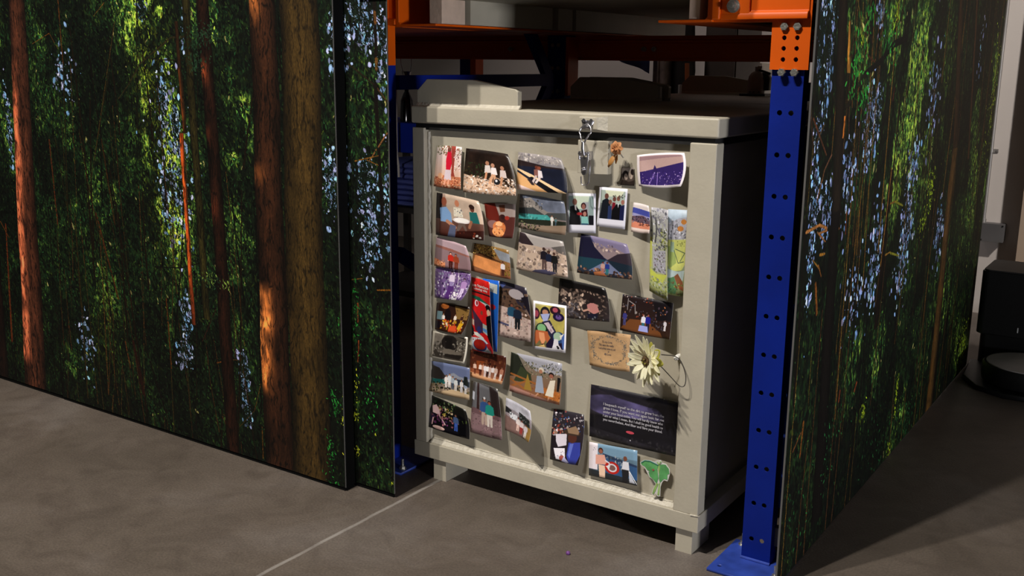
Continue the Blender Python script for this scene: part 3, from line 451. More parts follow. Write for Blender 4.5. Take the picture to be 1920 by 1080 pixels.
  [('g','241410','3a1c10'),('p','7a5c30',[(56,4),(100,10),(96,50),(64,50)]),('p','6c8890',[(4,30),(20,30),(22,60),(4,60)]),('e','8a4c20',26,10,12,10),('e','140c10',36,44,10,26),('m',24,76,40,'d8d0cc','50484c'),('m',60,70,36,'d8ccc0','b08050'),('m',80,68,34,'3a2018','c89030'),('s',20,58,90,96,70,5,['d8a020','c04820','e8d0b0','b83018','e0b030']),('p','c04824',[(46,78),(70,74),(74,98),(48,98)]),('p','c89820',[(76,64),(90,62),(84,88),(74,84)]),('p','181018',[(0,66),(16,66),(18,92),(0,92)]),('s',60,10,96,40,10,2,['3a2818'])], None),
 ('photograph', 'white bordered black and white photo of a dark grotto', (812,620,877,632.6,870,681.9,805.8,669.4), (3,10,12,4), (0,-2,1,0),
  [('g','4c463e','3a342e'),('p','7a7268',[(0,0),(34,6),(20,50),(0,90)]),('n',.35,5,6),('e','1c1816',50,34,22,30),('p','141110',[(34,16),(56,14),(58,66),(44,70)]),('e','5c554c',52,66,34,10),('s',60,20,96,60,60,4,['6c665c','2c2824','807a70']),('p','1c1815',[(30,76),(90,72),(84,90),(40,86)]),('s',6,30,40,90,30,5,['8a8278','4c463e'])], (6,5,7,6,'c8c2b4')),
 ('photograph', 'reddish photo of a line of people in pale shirts in a wooden hall', (881.7,655.3,949,668.6,940.4,721,881.7,706), (2,12,14,4), (1,-3,1,1),
  [('g','34140c','6a3420'),('s',0,0,100,56,60,5,['481c10','280c08','6a3c24'],1.5),('p','7a3818',[(18,36),(40,34),(42,62),(20,66)]),('p','c8946c',[(0,74),(60,78),(100,88),(100,100),(0,100)]),('p','8a4c30',[(0,66),(100,80),(100,86),(0,80)])]+[('m',x,84+.06*x,46+(x%7)-3,c,l,'8a5844') for x,c,l in ((14,'c8a898','5a2c1c'),(30,'d8c8c0','3a1810'),(38,'b88c78','a07058'),(44,'d8d0d4','c0b4b4'),(51,'e0dcdc','2a1c1c'),(58,'c0a8a0','b8aca8'),(66,'d0c8c8','8a5c48'),(74,'b89c90','c8c0bc'),(90,'a06c58','d8ccc4'))], None),
 ('photograph', 'photo of two women in pale dresses by a rustic wooden fence', (958.4,660,1053.9,681.9,1049,759.7,955.3,733), (2,8,14,5), (1,-1,1,1),
  [('g','6c6c64','7a4c30'),('p','90909a',[(10,0),(100,0),(100,30),(50,34)]),('p','1c2018',[(0,0),(14,4),(26,30),(40,50),(0,60)]),('s',20,14,100,44,130,3,['5c5c48','8c8468','2c3424','a8a08c']),('s',60,6,100,30,60,2,['3a3a34','b0aca8']),('p','2c3420',[(20,30),(40,44),(44,66),(8,70)]),('l','8a5428',[(2,54),(50,64)],2.4),('l','8a5428',[(4,84),(34,62)],2.4),('l','8a5428',[(2,68),(30,84)],2.4),('p','8a6c2c',[(28,84),(34,44),(44,84)]),('p','a05c28',[(66,68),(100,72),(100,94),(68,90)]),('p','a07468',[(0,84),(44,90),(100,100),(0,100)]),('s',40,66,100,94,60,3,['a86830','7a4418','c88c50']),('p','8c94a4',[(52,44),(62,42),(68,82),(50,84)]),('e','c0b8a8',60,28,5,6),('e','9a6c54',59,32,3.6,5),('p','d0c8b8',[(78,48),(88,44),(86,86),(70,86)]),('e','1c1414',80,34,5,6),('e','8a5444',80,37,4,5),('l','b08064',[(56,86),(50,96)],2),('l','b08064',[(78,88),(76,98)],2),('p','100e10',[(92,36),(98,36),(96,70),(92,70)])], (0,0,0,0,'000000')),
 ('photograph', 'photo of a group in white near a lake with snowy peaks and dark trees', (807.4,676.4,881,690.5,880,750,804,732.5), (2,10,12,5), (1,0,1,1),
  [('g','48506c','9c8468'),('p','5a6484',[(0,0),(100,0),(100,44),(30,36)]),('p','808490',[(44,34),(60,26),(74,34),(100,36),(100,48),(48,46)]),('p','2a2624',[(0,10),(24,18),(42,44),(30,54),(0,54)]),('p','2a3240',[(40,42),(100,44),(100,62),(40,60)]),('p','1c5450',[(0,56),(40,52),(44,64),(0,72)]),('s',0,62,100,84,90,4,['1c1c18','3c3c24','7a6a48','28301c']),('p','b49c7c',[(30,92),(60,76),(100,84),(100,100),(32,100)]),('m',42,76,40,'d8d4d0','cfcac8'),('m',50,74,44,'c8ccd0','d4d0cc'),('m',58,78,42,'9aa4ac','3c4858'),('m',66,80,40,'c4c8c8','c0bcb8'),('m',80,82,40,'ccc8c8','b4b4bc'),('m',90,84,38,'8c94a8','c8c4c4'),('p','181c1c',[(86,30),(94,30),(98,60),(84,56)]),('s',0,84,34,100,30,3,['1c1c14','c0b490'])], (0,0,0,0,'000000')),
 ('photograph', 'very dark photo of a picnic with a person in pale pink at left', (805.8,739.4,873,769,880,824,799.6,798.9), (3,12,16,8), (1,-3,1,1),
  [('g','10100c','0c0a10'),('s',10,0,70,40,60,4,['1c2c1c','3a5030','14140c','6a7850'],1.3),('s',24,24,60,60,60,4,['b0a048','8a4c60','c0b090','4c2c30','a88c3c']),('p','c8a8a8',[(10,30),(20,22),(28,36),(30,52),(12,50)]),('l','b89098',[(26,50),(42,76)],2.4),('p','241838',[(0,52),(16,54),(12,86),(0,84)]),('s',8,50,60,80,50,4,['5c2c54','2a1838','8c5460','140c14']),('m',68,86,54,'3a4c70','34509c','7a5448'),('e','c8a8a0',28,92,14,6),('l','c8a0a0',[(14,66),(12,86)],2),('p','050508',[(76,30),(100,40),(100,100),(74,94)]),('s',76,40,96,60,6,4,['3c4c20'])], (0,0,0,0,'000000')),
 ('photograph', 'tall photo of two people in blue and green tops on a brick pavement', (888,714.8,932.6,729.6,941,825.5,881.7,809.8), (3,12,22,8), (1,-2,1,1),
  [('g','3a3838','6a5254'),('p','58585c',[(10,0),(64,4),(66,50),(0,50)]),('p','241c1c',[(66,0),(100,8),(100,60),(70,52)]),('p','2c1c1c',[(16,0),(24,0),(26,60),(18,60)]),('p','b8bcc8',[(0,18),(8,20),(8,36),(0,34)]),('p','5c4448',[(0,50),(100,56),(100,64),(0,62)]),('p','745c60',[(0,60),(100,64),(100,100),(0,100)]),('s',0,62,100,100,140,2.4,['8a7074','5c4448','98807c']),('m',44,78,52,'2c4878','a08c80','8a5848'),('m',62,80,50,'1c7c70','c0b8b0','8a4c40'),('e','c0c4c8',44,27,4,2.5)], (0,0,0,0,'000000')),
 ('photograph', 'curled narrow photo of people standing beside a parked van', (949,745.6,993.6,770.7,991,830,946.7,806.7), (4,30,44,14), (2,-4,-3,1),
  [('g','a8a8b4','5c4848'),('p','b0b0bc',[(0,0),(100,0),(100,30),(60,34),(0,24)]),('p','1c1c20',[(0,24),(24,32),(20,44),(0,42)]),('p','ccd0d8',[(16,38),(46,42),(50,58),(20,56)]),('s',16,40,46,58,16,3,['3a3c44','e8e8f0']),('p','242828',[(52,26),(92,36),(94,62),(54,50)]),('s',56,30,92,50,16,3,['8c9094','141414']),('p','6c5450',[(0,50),(40,62),(100,66),(100,100),(0,100)]),('n',.15,6,6),('p','8a6c38',[(76,58),(100,60),(100,100),(80,100)]),('m',50,88,44,'d0c4c4','c8a8a0','7a4438'),('m',64,92,44,'ccc0c4','8c2c2c','7a4438'),('m',80,96,42,'c0b8c0','c8c4c8','7a4438')], (0,0,0,0,'000000')),
 ('photograph', 'tall photo of a person in a cowboy hat and blue shirt reading papers', (1038.3,766.8,1095,777.5,1083.8,872.7,1031,861), (4,8,20,8), (1,-4,1,2),
  [('g','28242c','1c1418'),('s',0,0,100,36,70,4,['c8c0c8','24202c','5c5458','a03c30','e0dce4','2c4c90']),('s',0,30,50,50,30,5,['b04434','e0d8dc','d0a088']),('p','181018',[(0,52),(20,52),(30,74),(0,84)]),('p','cfc8d4',[(14,48),(48,44),(50,66),(24,72),(16,62)]),('p','303c98',[(56,60),(92,56),(98,80),(90,100),(66,100),(54,86)]),('p','5c6cc0',[(60,62),(72,60),(66,90),(58,84)]),('e','4c2820',66,50,14,10),('e','3c2c24',64,40,26,6),('p','8a7058',[(48,34),(74,26),(86,36),(84,42),(52,42)]),('p','e4e0ea',[(10,76),(46,72),(52,96),(20,96)]),('s',14,78,46,92,10,3,['b8b4c8']),('e','a05048',40,92,9,5),('p','b8b8e0',[(46,88),(66,98),(60,100),(40,98)])], (0,0,0,0,'000000')),
 ('postcard', 'postcard of two people holding a red and white life ring by the sea', (1105,828.3,1195,844.8,1194.6,911,1103.8,891), (3,6,12,5), (0,0,0,0),
  [('g','68889c','303c48'),('p','6c8ca4',[(16,0),(100,0),(100,30),(16,30)]),('p','243450',[(28,26),(60,34),(100,44),(100,54),(28,40)]),('p','2c4c74',[(28,36),(100,50),(100,100),(28,100)]),('s',34,30,80,66,50,4,['b0b8c0','38444c','8c98a0']),('p','d8d0d8',[(0,0),(18,0),(18,78),(0,78)]),('s',8,14,14,22,6,1.6,['202028']),('p','24282c',[(0,80),(100,86),(100,100),(0,100)]),('p','d09888',[(14,34),(32,30),(38,58),(14,62)]),('e','3c2018',24,20,5,9),('e','8a5444',24,22,4,6),('p','d8b8a0',[(20,62),(34,62),(34,98),(22,98)]),('e','a82018',48,64,15,18),('e','c8c4cc',48,64,10,12),('e','70504c',48,64,7,8),('p','d8d0d4',[(34,62),(44,58),(42,70)]),('p','ccccd4',[(70,38),(82,38),(84,62),(68,62)]),('e','6c4030',75,30,4,7),('p','1c1c20',[(68,62),(84,62),(80,98),(70,98)]),('l','d0ccd4',[(34,46),(42,52)],2),('p','b4b8c4',[(82,60),(96,96),(84,96)]),('l','ffffff',[(84,64),(99,96)],1)], (0,0,0,0,'000000')),
]

# ---------------------------------------------------------------- materials
CREAM = mat('cream_painted_steel', (.430, .395, .315), .50, 0, .05, 14, .10, 120)
CREAM2 = mat('cream_paint_bead', (.50, .465, .385), .45, 0, .10, 60, .7, 90)
BLUE = mat('blue_rack_paint', (.001, .014, .22), .5, 0, .15, 6, .06, 80, spec=.25)
BLUE2 = mat('worn_plate_lit_brace_blue', (.022, .055, .33), .5, 0, .35, 14, .25, 40)  # worn foot plates, and the one brace coloured as if lit
ORANGE = mat('orange_rack_paint', (.72, .105, .001), .45, 0, .08, 7, .05, 60, spec=.3)
BLACK = mat('black_board', (.004, .004, .004), .8, 0, .2, 10, spec=.08)
GASKET = mat('black_rubber', (.004, .004, .004), .7)
CHROME = mat('chrome', (.55, .54, .57), .22, .95, .05)
BOLT = mat('zinc_bolt', (.55, .54, .50), .35, .9, .15, 60, .3, 200)
WOOD = mat('pale_sawn_wood', (.62, .47, .37), .7, 0, .14, 16, .25, 90)
PLASTIC = mat('black_plastic', (.006, .006, .007), .42)
GREY_TOP = mat('grey_lid_plastic', (.42, .39, .37), .45)
EDGE = mat('grey_board_edge', (.10, .097, .092), .7, spec=.2)
GREYBOX = mat('grey_metal_box', (.13, .125, .125), .5, .3)
CONDUIT = mat('conduit_metal', (.40, .38, .36), .35, .6)
WALL = mat('wall_paint', (.60, .545, .505), .85, 0, .04, 3, .1, 70)
TAN = mat('tan_wall_paint', (.40, .30, .22), .85, 0, .05, 3)
PAPER = mat('paper_back', (.62, .60, .55), .7)

def floor_mat():
    m, nt, b = nodes('stained_concrete'); L = nt.links.new; N = nt.nodes.new
    tc = N('ShaderNodeTexCoord'); b.inputs['Roughness'].default_value = .52
    n1 = N('ShaderNodeTexNoise'); n1.inputs['Scale'].default_value = 1.7; n1.inputs['Detail'].default_value = 8; n1.inputs['Roughness'].default_value = .6; n1.inputs['Distortion'].default_value = .8
    n2 = N('ShaderNodeTexNoise'); n2.inputs['Scale'].default_value = 170; n2.inputs['Detail'].default_value = 3
    n3 = N('ShaderNodeTexNoise'); n3.inputs['Scale'].default_value = 7; n3.inputs['Detail'].default_value = 6; n3.inputs['Distortion'].default_value = 1.5
    for n in (n1, n2, n3): L(tc.outputs['Object'], n.inputs['Vector'])
    r1 = N('ShaderNodeValToRGB'); e = r1.color_ramp.elements; e[0].position = .30; e[0].color = (.085, .069, .055, 1); e[1].position = .72; e[1].color = (.150, .130, .116, 1)
    x = e.new(.5); x.color = (.110, .090, .074, 1)
    L(n1.outputs['Fac'], r1.inputs['Fac'])
    mx = N('ShaderNodeMix'); mx.data_type = 'RGBA'; mx.blend_type = 'MULTIPLY'; mx.inputs[0].default_value = 1
    r2 = N('ShaderNodeValToRGB'); r2.color_ramp.elements[0].position = .3; r2.color_ramp.elements[0].color = (.78, .78, .78, 1); r2.color_ramp.elements[1].position = .75; r2.color_ramp.elements[1].color = (1.18, 1.16, 1.14, 1)
    L(n2.outputs['Fac'], r2.inputs['Fac']); L(r1.outputs['Color'], mx.inputs[6]); L(r2.outputs['Color'], mx.inputs[7])
    mx2 = N('ShaderNodeMix'); mx2.data_type = 'RGBA'; mx2.blend_type = 'MULTIPLY'; mx2.inputs[0].default_value = .8
    r3 = N('ShaderNodeValToRGB'); r3.color_ramp.elements[0].position = .25; r3.color_ramp.elements[0].color = (.72, .70, .70, 1); r3.color_ramp.elements[1].position = .6; r3.color_ramp.elements[1].color = (1.05, 1.05, 1.05, 1)
    L(n3.outputs['Fac'], r3.inputs['Fac']); L(mx.outputs[2], mx2.inputs[6]); L(r3.outputs['Color'], mx2.inputs[7])
    # pale filler line along the slab joint and a few pale scuffs
    sp = N('ShaderNodeSeparateXYZ'); L(tc.outputs['Object'], sp.inputs[0])
    nw = N('ShaderNodeTexNoise'); nw.inputs['Scale'].default_value = 9; nw.inputs['Detail'].default_value = 6; L(tc.outputs['Object'], nw.inputs['Vector'])
    a = N('ShaderNodeMath'); a.operation = 'MULTIPLY_ADD'; a.inputs[1].default_value = .009; L(nw.outputs['Fac'], a.inputs[0]); L(sp.outputs['X'], a.inputs[2])
    d = N('ShaderNodeMath'); d.operation = 'SUBTRACT'; L(a.outputs[0], d.inputs[0]); d.inputs[1].default_value = .093
    ab = N('ShaderNodeMath'); ab.operation = 'ABSOLUTE'; L(d.outputs[0], ab.inputs[0])
    mr = N('ShaderNodeMapRange'); mr.inputs['From Min'].default_value = .0035; mr.inputs['From Max'].default_value = .0075; mr.inputs['To Min'].default_value = 1; mr.inputs['To Max'].default_value = 0; L(ab.outputs[0], mr.inputs['Value'])
    mk = N('ShaderNodeMath'); mk.operation = 'MULTIPLY'; L(mr.outputs[0], mk.inputs[0]); L(n3.outputs['Fac'], mk.inputs[1])
    v = N('ShaderNodeTexVoronoi'); v.inputs['Scale'].default_value = 5.5; L(tc.outputs['Object'], v.inputs['Vector'])
    mv = N('ShaderNodeMapRange'); mv.inputs['From Min'].default_value = .012; mv.inputs['From Max'].default_value = .030; mv.inputs['To Min'].default_value = .55; mv.inputs['To Max'].default_value = 0; L(v.outputs['Distance'], mv.inputs['Value'])
    mm = N('ShaderNodeMath'); mm.operation = 'MAXIMUM'; L(mk.outputs[0], mm.inputs[0]); L(mv.outputs[0], mm.inputs[1])
    mx3 = N('ShaderNodeMix'); mx3.data_type = 'RGBA'; L(mm.outputs[0], mx3.inputs[0]); L(mx2.outputs[2], mx3.inputs[6]); mx3.inputs[7].default_value = (.34, .32, .30, 1)
    L(mx3.outputs[2], b.inputs['Base Color'])
    bp = N('ShaderNodeBump'); bp.inputs['Strength'].default_value = .25; bp.inputs['Distance'].default_value = .003; L(n2.outputs['Fac'], bp.inputs['Height']); L(bp.outputs['Normal'], b.inputs['Normal'])
    return m

# ---------------------------------------------------------------- the setting
tag(MB().box(-5.2, 5.2, -4.2, 3.45, -.05, 0).build('floor', floor_mat()), kind='structure')
tag(MB().box(-5.2, 5.2, 3.3, 3.45, 0, 4.2).build('wall_back', WALL), kind='structure')
_c = un(1906, 480, 1, 3.22)
tag(MB().box(_c[0], _c[0] + .55, 3.20, 3.30, 0, 4.2).build('wall_pier', TAN), kind='structure')

# ---------------------------------------------------------------- printed forest panels
def quad_sheet(name, P, m, parent, uv):
    me = bpy.data.meshes.new(name); me.from_pydata([tuple(p) for p in P], [], [(0, 1, 2, 3)]); l = me.uv_layers.new(name='uv')
    for i, c in enumerate(uv): l.data[i].uv = c
    me.materials.append(m); o = link(bpy.data.objects.new(name, me)); o.parent = parent; o.matrix_parent_inverse = Matrix.Translation(parent.location).inverted(); return o
curve = lambda im: np.clip(1.34 * im ** 1.12, 0, 1)
LF = print_mat('forest_print', curve(paint_left_forest()), .6, 1.0)
RF = print_mat('forest_print_tall', curve(paint_right_forest()), .65, 1.6)
def left_panel(x0, x1, y, z0, label, thick=.042, trim=True):
    t = tag(empty('forest_panel', ((x0 + x1) / 2, y, 0)), label, 'mural panel', 'forest print panels')
    H = 1.88
    MB().box(x0, x1 - .003, y + .002, y + thick, z0, H).build('frame', BLACK, t)
    MB().box(x0, x1 - .006, y + .003, y + thick, 0, z0).build('base_strip', BLACK, t)
    if trim: MB().box(x1 - .003, x1 - .0014, y + .0005, y + .0035, z0, H).build('edge_trim', EDGE, t)
    u = lambda x: (x + 2.10) / 2.2; v = lambda z: z / 1.9
    f = quad_sheet('print', [(x0, y, z0), (x1 - .003, y, z0), (x1 - .003, y, H), (x0, y, H)], LF, t, [(u(x0), v(z0)), (u(x1), v(z0)), (u(x1), v(H)), (u(x0), v(H))])
    s = f.modifiers.new('s', 'SOLIDIFY'); s.thickness = .0015; s.offset = -1
    return t
left_panel(-2.10, -1.5025, -.214, .014, 'forest print panel at the far left, holding the widest sunlit red trunk', trim=False)
left_panel(-1.505, -.082, -.216, .012, 'widest forest print panel, with a red and an olive trunk side by side')
left_panel(-.36, .065, -.168, .013, 'narrow forest print strip just left of the photo covered crate', .006)
t = tag(empty('forest_panel', (1.155, 1.1, 0)), 'tall forest print panel standing right of the blue rack post', 'mural panel', 'forest print panels')
Y0, Y1, H = -.030, 2.262, 2.90
MB().box(1.1518, 1.1545, Y0 + .003, Y1, .004, H).build('board', BLACK, t)
MB().box(1.1518, 1.1556, Y0, Y0 + .003, .004, H).build('edge_trim', EDGE, t)
u = lambda y: (y + .10) / 2.4; v = lambda z: z / 2.95
f = quad_sheet('print', [(1.1556, Y0 + .003, .004), (1.1556, Y1, .004), (1.1556, Y1, H), (1.1556, Y0 + .003, H)], RF, t, [(u(Y0), 0), (u(Y1), 0), (u(Y1), v(H)), (u(Y0), v(H))])
s = f.modifiers.new('s', 'SOLIDIFY'); s.thickness = .001; s.offset = -1

# ---------------------------------------------------------------- the steel crates
W, D, ZB, ZL, ZT = .933, .90, .068, 1.068, 1.116
def weld(pts, r, seed, n=8):
    rg = random.Random(seed); P = [Vector(p) for p in pts]; out = []; rr = []
    L = (P[-1] - P[0]).length; m = int(L / .012)
    for i in range(m + 1):
        p = P[0].lerp(P[-1], i / m); out.append(p + Vector((rg.uniform(-1, 1), rg.uniform(-.5, .5), rg.uniform(-1, 1))) * r * .22); rr.append(r * rg.uniform(.7, 1.15))
    return MB().tube(out, rr, n)
def crate(loc, label, front=True, feet=None):
    t = tag(empty('steel_crate', loc), label, 'crate', 'cream steel crates')
    X, Y, Z = loc
    def B(): return MB()
    def put(mb, name, m=CREAM, par=None, **k):
        mb.v = [(a + X, b + Y, c + Z) for a, b, c in mb.v]; return mb.build(name, m, par or t, **k)
    # shell: recessed front and side panels between corner posts and a bottom rail
    put(B().box(.03, W - .03, .022, D - .01, ZB + .01, 1.050), 'body')
    for x0, x1 in ((.005, .048), (W - .072, W - .003)):
        for y0, y1 in ((.001, .045), (D - .045, D)):
            put(B().box(x0, x1, y0, y1, ZB + .046, 1.056), 'corner_post', bevel=.003)
    put(B().box(0, W, 0, .05, ZB, ZB + .047), 'bottom_rail', bevel=.002)
    put(B().box(W - .045, W, .05, D, ZB, ZB + .047), 'bottom_rail', bevel=.002)
    put(B().box(0, .045, .05, D, ZB, ZB + .047), 'bottom_rail', bevel=.002)
    put(B().box(.045, W - .045, D - .05, D, ZB, ZB + .047), 'bottom_rail', bevel=.002)
    put(B().box(.045, W - .045, .05, D - .05, ZB, ZB + .02), 'base_plate')
    for x in (.066, .868 - .0):
        for y, l in feet or ((.012, .11), (D - .14, .11)):
            put(B().box(x, x + .046, y, y + l, 0, ZB), 'foot')
    if front:
        put(weld([(.05, .020, .12), (.05, .020, 1.045)], .0055, 1), 'weld_bead', CREAM2, smooth=True)
        put(weld([(W - .073, .020, .12), (W - .073, .020, 1.045)], .0060, 2), 'weld_bead', CREAM2, smooth=True)
        put(MB().prism([(.008, .113), (.008, .1165), (.0225, .128), (.0225, .113)], 0, .055, W - .075), 'weld_bead', CREAM2, smooth=True)
        put(weld([(.062, .021, .127), (W - .08, .021, .127)], .0030, 3, 6), 'weld_bead', CREAM2, smooth=True)
        put(weld([(W - .022, -.0005, .1145), (W - .001, -.0005, .1165)], .0022, 5, 6), 'weld_bead', CREAM2, smooth=True)
    put(B().box(.012, W - .012, .010, D - .01, 1.050, ZL + .002), 'gasket', GASKET)
    put(B().box(0, W, 0, D, ZL, ZT), 'lid', bevel=.006, seg=3)
    for y in (.020, D - .037):
        h = ZT
        put(B().prism([(.008, h - .001), (.008, h + .041), (.044, h + .074), (.205, h + .074), (.345, h + .052), (.353, h + .046), (.353, h - .001)], 1, y, y + .020), 'stacking_lug', bevel=.002)
        put(B().prism([(y - .010, h - .0005), (y + .0005, h + .010), (y + .0005, h - .0005)], 0, .012, .362), 'lug_weld', CREAM2, smooth=True)
    return t
crate((0, 0, 0), 'photo covered cream steel crate standing on the concrete floor')
rear = crate((0, D + .012, 0), 'cream steel crate behind the photo covered one, only its dark top showing', False)
upper = crate((-.03, -.145, 1.3415), 'nearest cream steel crate up on the orange rack rails, dark underside showing', False, ((.32, .445), (.80, .09)))
crate((-.03, .757, 1.3415), 'cream steel crate up on the rack rails behind the nearest upper one', False, ((.01, .86),))
crate((-1.22, -.10, 1.3415), 'unseen cream steel crate added on the left rack bay to cast shade', False)  # added out of view, keeps lamp light off the left frame and rear beam
crate((-1.22, .82, 1.3415), 'unseen cream steel crate added at the back of the left bay to cast shade', False)  # second unseen crate, added to darken the space behind
MB().box(-.03, .183, -.178, -.173, 1.405, 1.50).box(-.03, .183, -.173, -.140, 1.46, 1.49).build('added_shade_plate', CREAM, upper)  # plate added out of view to throw shade on the front crate's lug
front = [o for o in bpy.data.objects if o.name == 'steel_crate'][0]

# latch of the front crate: two welded blocks, strike, ring, over-centre lever
lt = front
MB().prism([(.560, 1.075), (.560, 1.107), (.615, 1.107), (.615, 1.075)], 1, -.012, .002).build('strike_block', CREAM, lt, bevel=.003)
MB().add([(.610, -.012, 1.077), (.610, -.012, 1.106), (.640, .001, 1.110), (.640, .001, 1.072), (.610, .002, 1.077), (.610, .002, 1.106)], [(0, 3, 2, 1), (0, 1, 5, 4), (0, 4, 3), (1, 2, 5), (2, 3, 4, 5)]).build('strike_gusset', CREAM2, lt)
MB().prism([(.556, .024), (.556, -.005), (.559, -.008), (.612, -.008), (.640, .003), (.640, .024)], 2, .964, 1.048).build('latch_block', CREAM, lt, bevel=.0015)
lv = MB().add([(.571, -.010, 1.104), (.603, -.010, 1.104), (.606, -.012, 1.098), (.603, -.013, 1.091), (.600, -.020, 1.085), (.600, -.022, 1.078), (.576, -.022, 1.078), (.576, -.020, 1.085), (.571, -.013, 1.091), (.568, -.012, 1.098)],
              [(0, 1, 2, 9), (9, 2, 3, 8), (8, 3, 4, 7), (7, 4, 5, 6)]).build('strike_hook', CHROME, lt, smooth=True)
sm = lv.modifiers.new('s', 'SOLIDIFY'); sm.thickness = .0035; sm.offset = -1
MB().cyl((.5765, -.011, 1.098), (0, -1, 0), .0045, .004, 12).cyl((.598, -.011, 1.098), (0, -1, 0), .0045, .004, 12).build('rivet', CHROME, lt, smooth=True)
ring = [(.588 + .0165 * math.sin(a) * (1 if math.cos(a) > -.2 else .8 + .2 * math.cos(a)), -.026 + .008 * math.cos(a), 1.068 + .020 * math.cos(a) - (.004 if math.cos(a) < -.8 else 0)) for a in [i * math.pi / 14 for i in range(28)]]
MB().tube(ring, .0022, 10, True).build('latch_ring', CHROME, lt, smooth=True)
MB().tube([(.587, -.034, 1.046), (.587, -.034, 1.030), (.588, -.030, 1.012)], [.0035, .0045, .0045], 12).build('latch_stem', CHROME, lt, smooth=True)
MB().box(.5725, .5765, -.030, -.004, 1.000, 1.022).box(.5975, .6015, -.030, -.004, 1.000, 1.022).cyl((.570, -.024, 1.016), (1, 0, 0), .005, .034, 14).build('latch_bracket', CHROME, lt, bevel=.001)
MB().prism([(.576, 1.008), (.600, 1.008), (.598, .990), (.596, .968), (.592, .962), (.584, .962), (.580, .968), (.578, .990)], 1, -.028, -.024).build('latch_lever', CHROME, lt, bevel=.001)
MB().lathe((.587, -.028, .977), [(.0035, 0), (.0048, .003), (.0048, .005), (.002, .008)], 12, axis=1).build('lever_screw', CHROME, lt, smooth=True)
MB().tube([(.600, -.020, 1.006), (.603, -.022, .985), (.602, -.026, .945), (.598, -.028, .938), (.586, -.028, .937), (.581, -.027, .941), (.579, -.025, .958)], .0017, 8).build('latch_wire', CHROME, lt, smooth=True)

# ---------------------------------------------------------------- the pallet rack
rk = tag(empty('pallet_rack', (.465, .5, 0)), 'blue and orange bolted pallet rack over the crates', 'rack')
def holed_plate(x0, x1, z0, z1, y, th, holes, r, name, m, parent, axis=1):
    cu = bpy.data.curves.new(name, 'CURVE'); cu.dimensions = '2D'; cu.fill_mode = 'BOTH'; cu.extrude = th / 2
    def spl(P):
        s = cu.splines.new('POLY'); s.points.add(len(P) - 1); s.use_cyclic_u = True
        for i, (a, b) in enumerate(P): s.points[i].co = (a, b, 0, 1)
    spl([(x0, z0), (x1, z0), (x1, z1), (x0, z1)])
    for hx_, hz in holes: spl([(hx_ + r * math.cos(2 * math.pi * k / 14), hz + r * math.sin(2 * math.pi * k / 14)) for k in range(14)])
    tmp = link(bpy.data.objects.new('tmp', cu)); bpy.context.view_layer.update()
    me = bpy.data.meshes.new_from_object(tmp.evaluated_get(bpy.context.evaluated_depsgraph_get())); bpy.data.objects.remove(tmp)
    for v_ in me.vertices:
        a, b, c = v_.co
        v_.co = (a, y + th / 2 - c * 1.0, b) if axis == 1 else (a, b, y + th / 2 + c)
    me.materials.clear(); me.materials.append(m); me.name = name
    bm = bmesh.new(); bm.from_mesh(me); bmesh.ops.remove_doubles(bm, verts=bm.verts, dist=1e-5); bmesh.ops.recalc_face_normals(bm, faces=bm.faces); bm.to_mesh(me); bm.free()
    o = link(bpy.data.objects.new(name, me)); o.parent = parent
    o.matrix_parent_inverse = Matrix.Translation(parent.location).inverted() if parent.type == 'EMPTY' else Matrix.Identity(4)
    return o
def child_of(o, par):
    o.parent = par; o.matrix_parent_inverse = Matrix.Identity(4); return o
def rack_post(x0, x1, y0, depth, plate=None, mirror=False, bolts=()):
    cx = (x0 + x1) / 2
    hz = [(a, .066 + .0968 * k) for k in range(19) for a in (cx - .0135, cx + .0135) if not (1.225 < .066 + .0968 * k < 1.6)]
    p = holed_plate(x0, x1, .008, 1.9, y0, .003, hz, .0062, 'post', BLUE, rk)
    child_of(MB().box(x0, x0 + .003, y0 + .003, y0 + depth, .008, 1.9).box(x1 - .003, x1, y0 + .003, y0 + depth, .008, 1.9)
             .box(x0, x0 + .018, y0 + depth, y0 + depth + .003, .008, 1.9).box(x1 - .018, x1, y0 + depth, y0 + depth + .003, .008, 1.9).build('post_flange', BLUE), p)
    if plate:
        px0, px1, py0, py1 = plate
        pl = holed_plate(px0, px1, py0, py1, 0, .008, [(px0 + .022, py0 + .030)] if not mirror else [(px1 - .022, py0 + .030)], .0065, 'foot_plate', BLUE2, p, axis=2)
        child_of(MB().tube([(x0 - .001, y0 - .002, .010), (cx, y0 - .003, .0105), (x1 + .001, y0 - .002, .010)], .004, 8).build('weld_bead', BLUE2, smooth=True), p)
        for (bx, by) in bolts:
            child_of(MB().cyl((bx, by, .008), (0, 0, 1), .012, .002, 16).cyl((bx, by, .010), (0, 0, 1), .0085, .007, 6).cyl((bx, by, .017), (0, 0, 1), .0045, .022, 10).build('anchor_bolt', BOLT, smooth=True), p)
    return p
rack_post(1.030, 1.105, .060, .034, (.981, 1.152, -.044, .150), False, [(1.008, .128), (1.140, .005)])
rack_post(-.195, -.120, .030, .046, (-.235, -.030, -.030, .150), True, [(-.048, .0), ])
rack_post(1.030, 1.105, 1.010, .062)
rack_post(-.175, -.100, 1.000, .070)
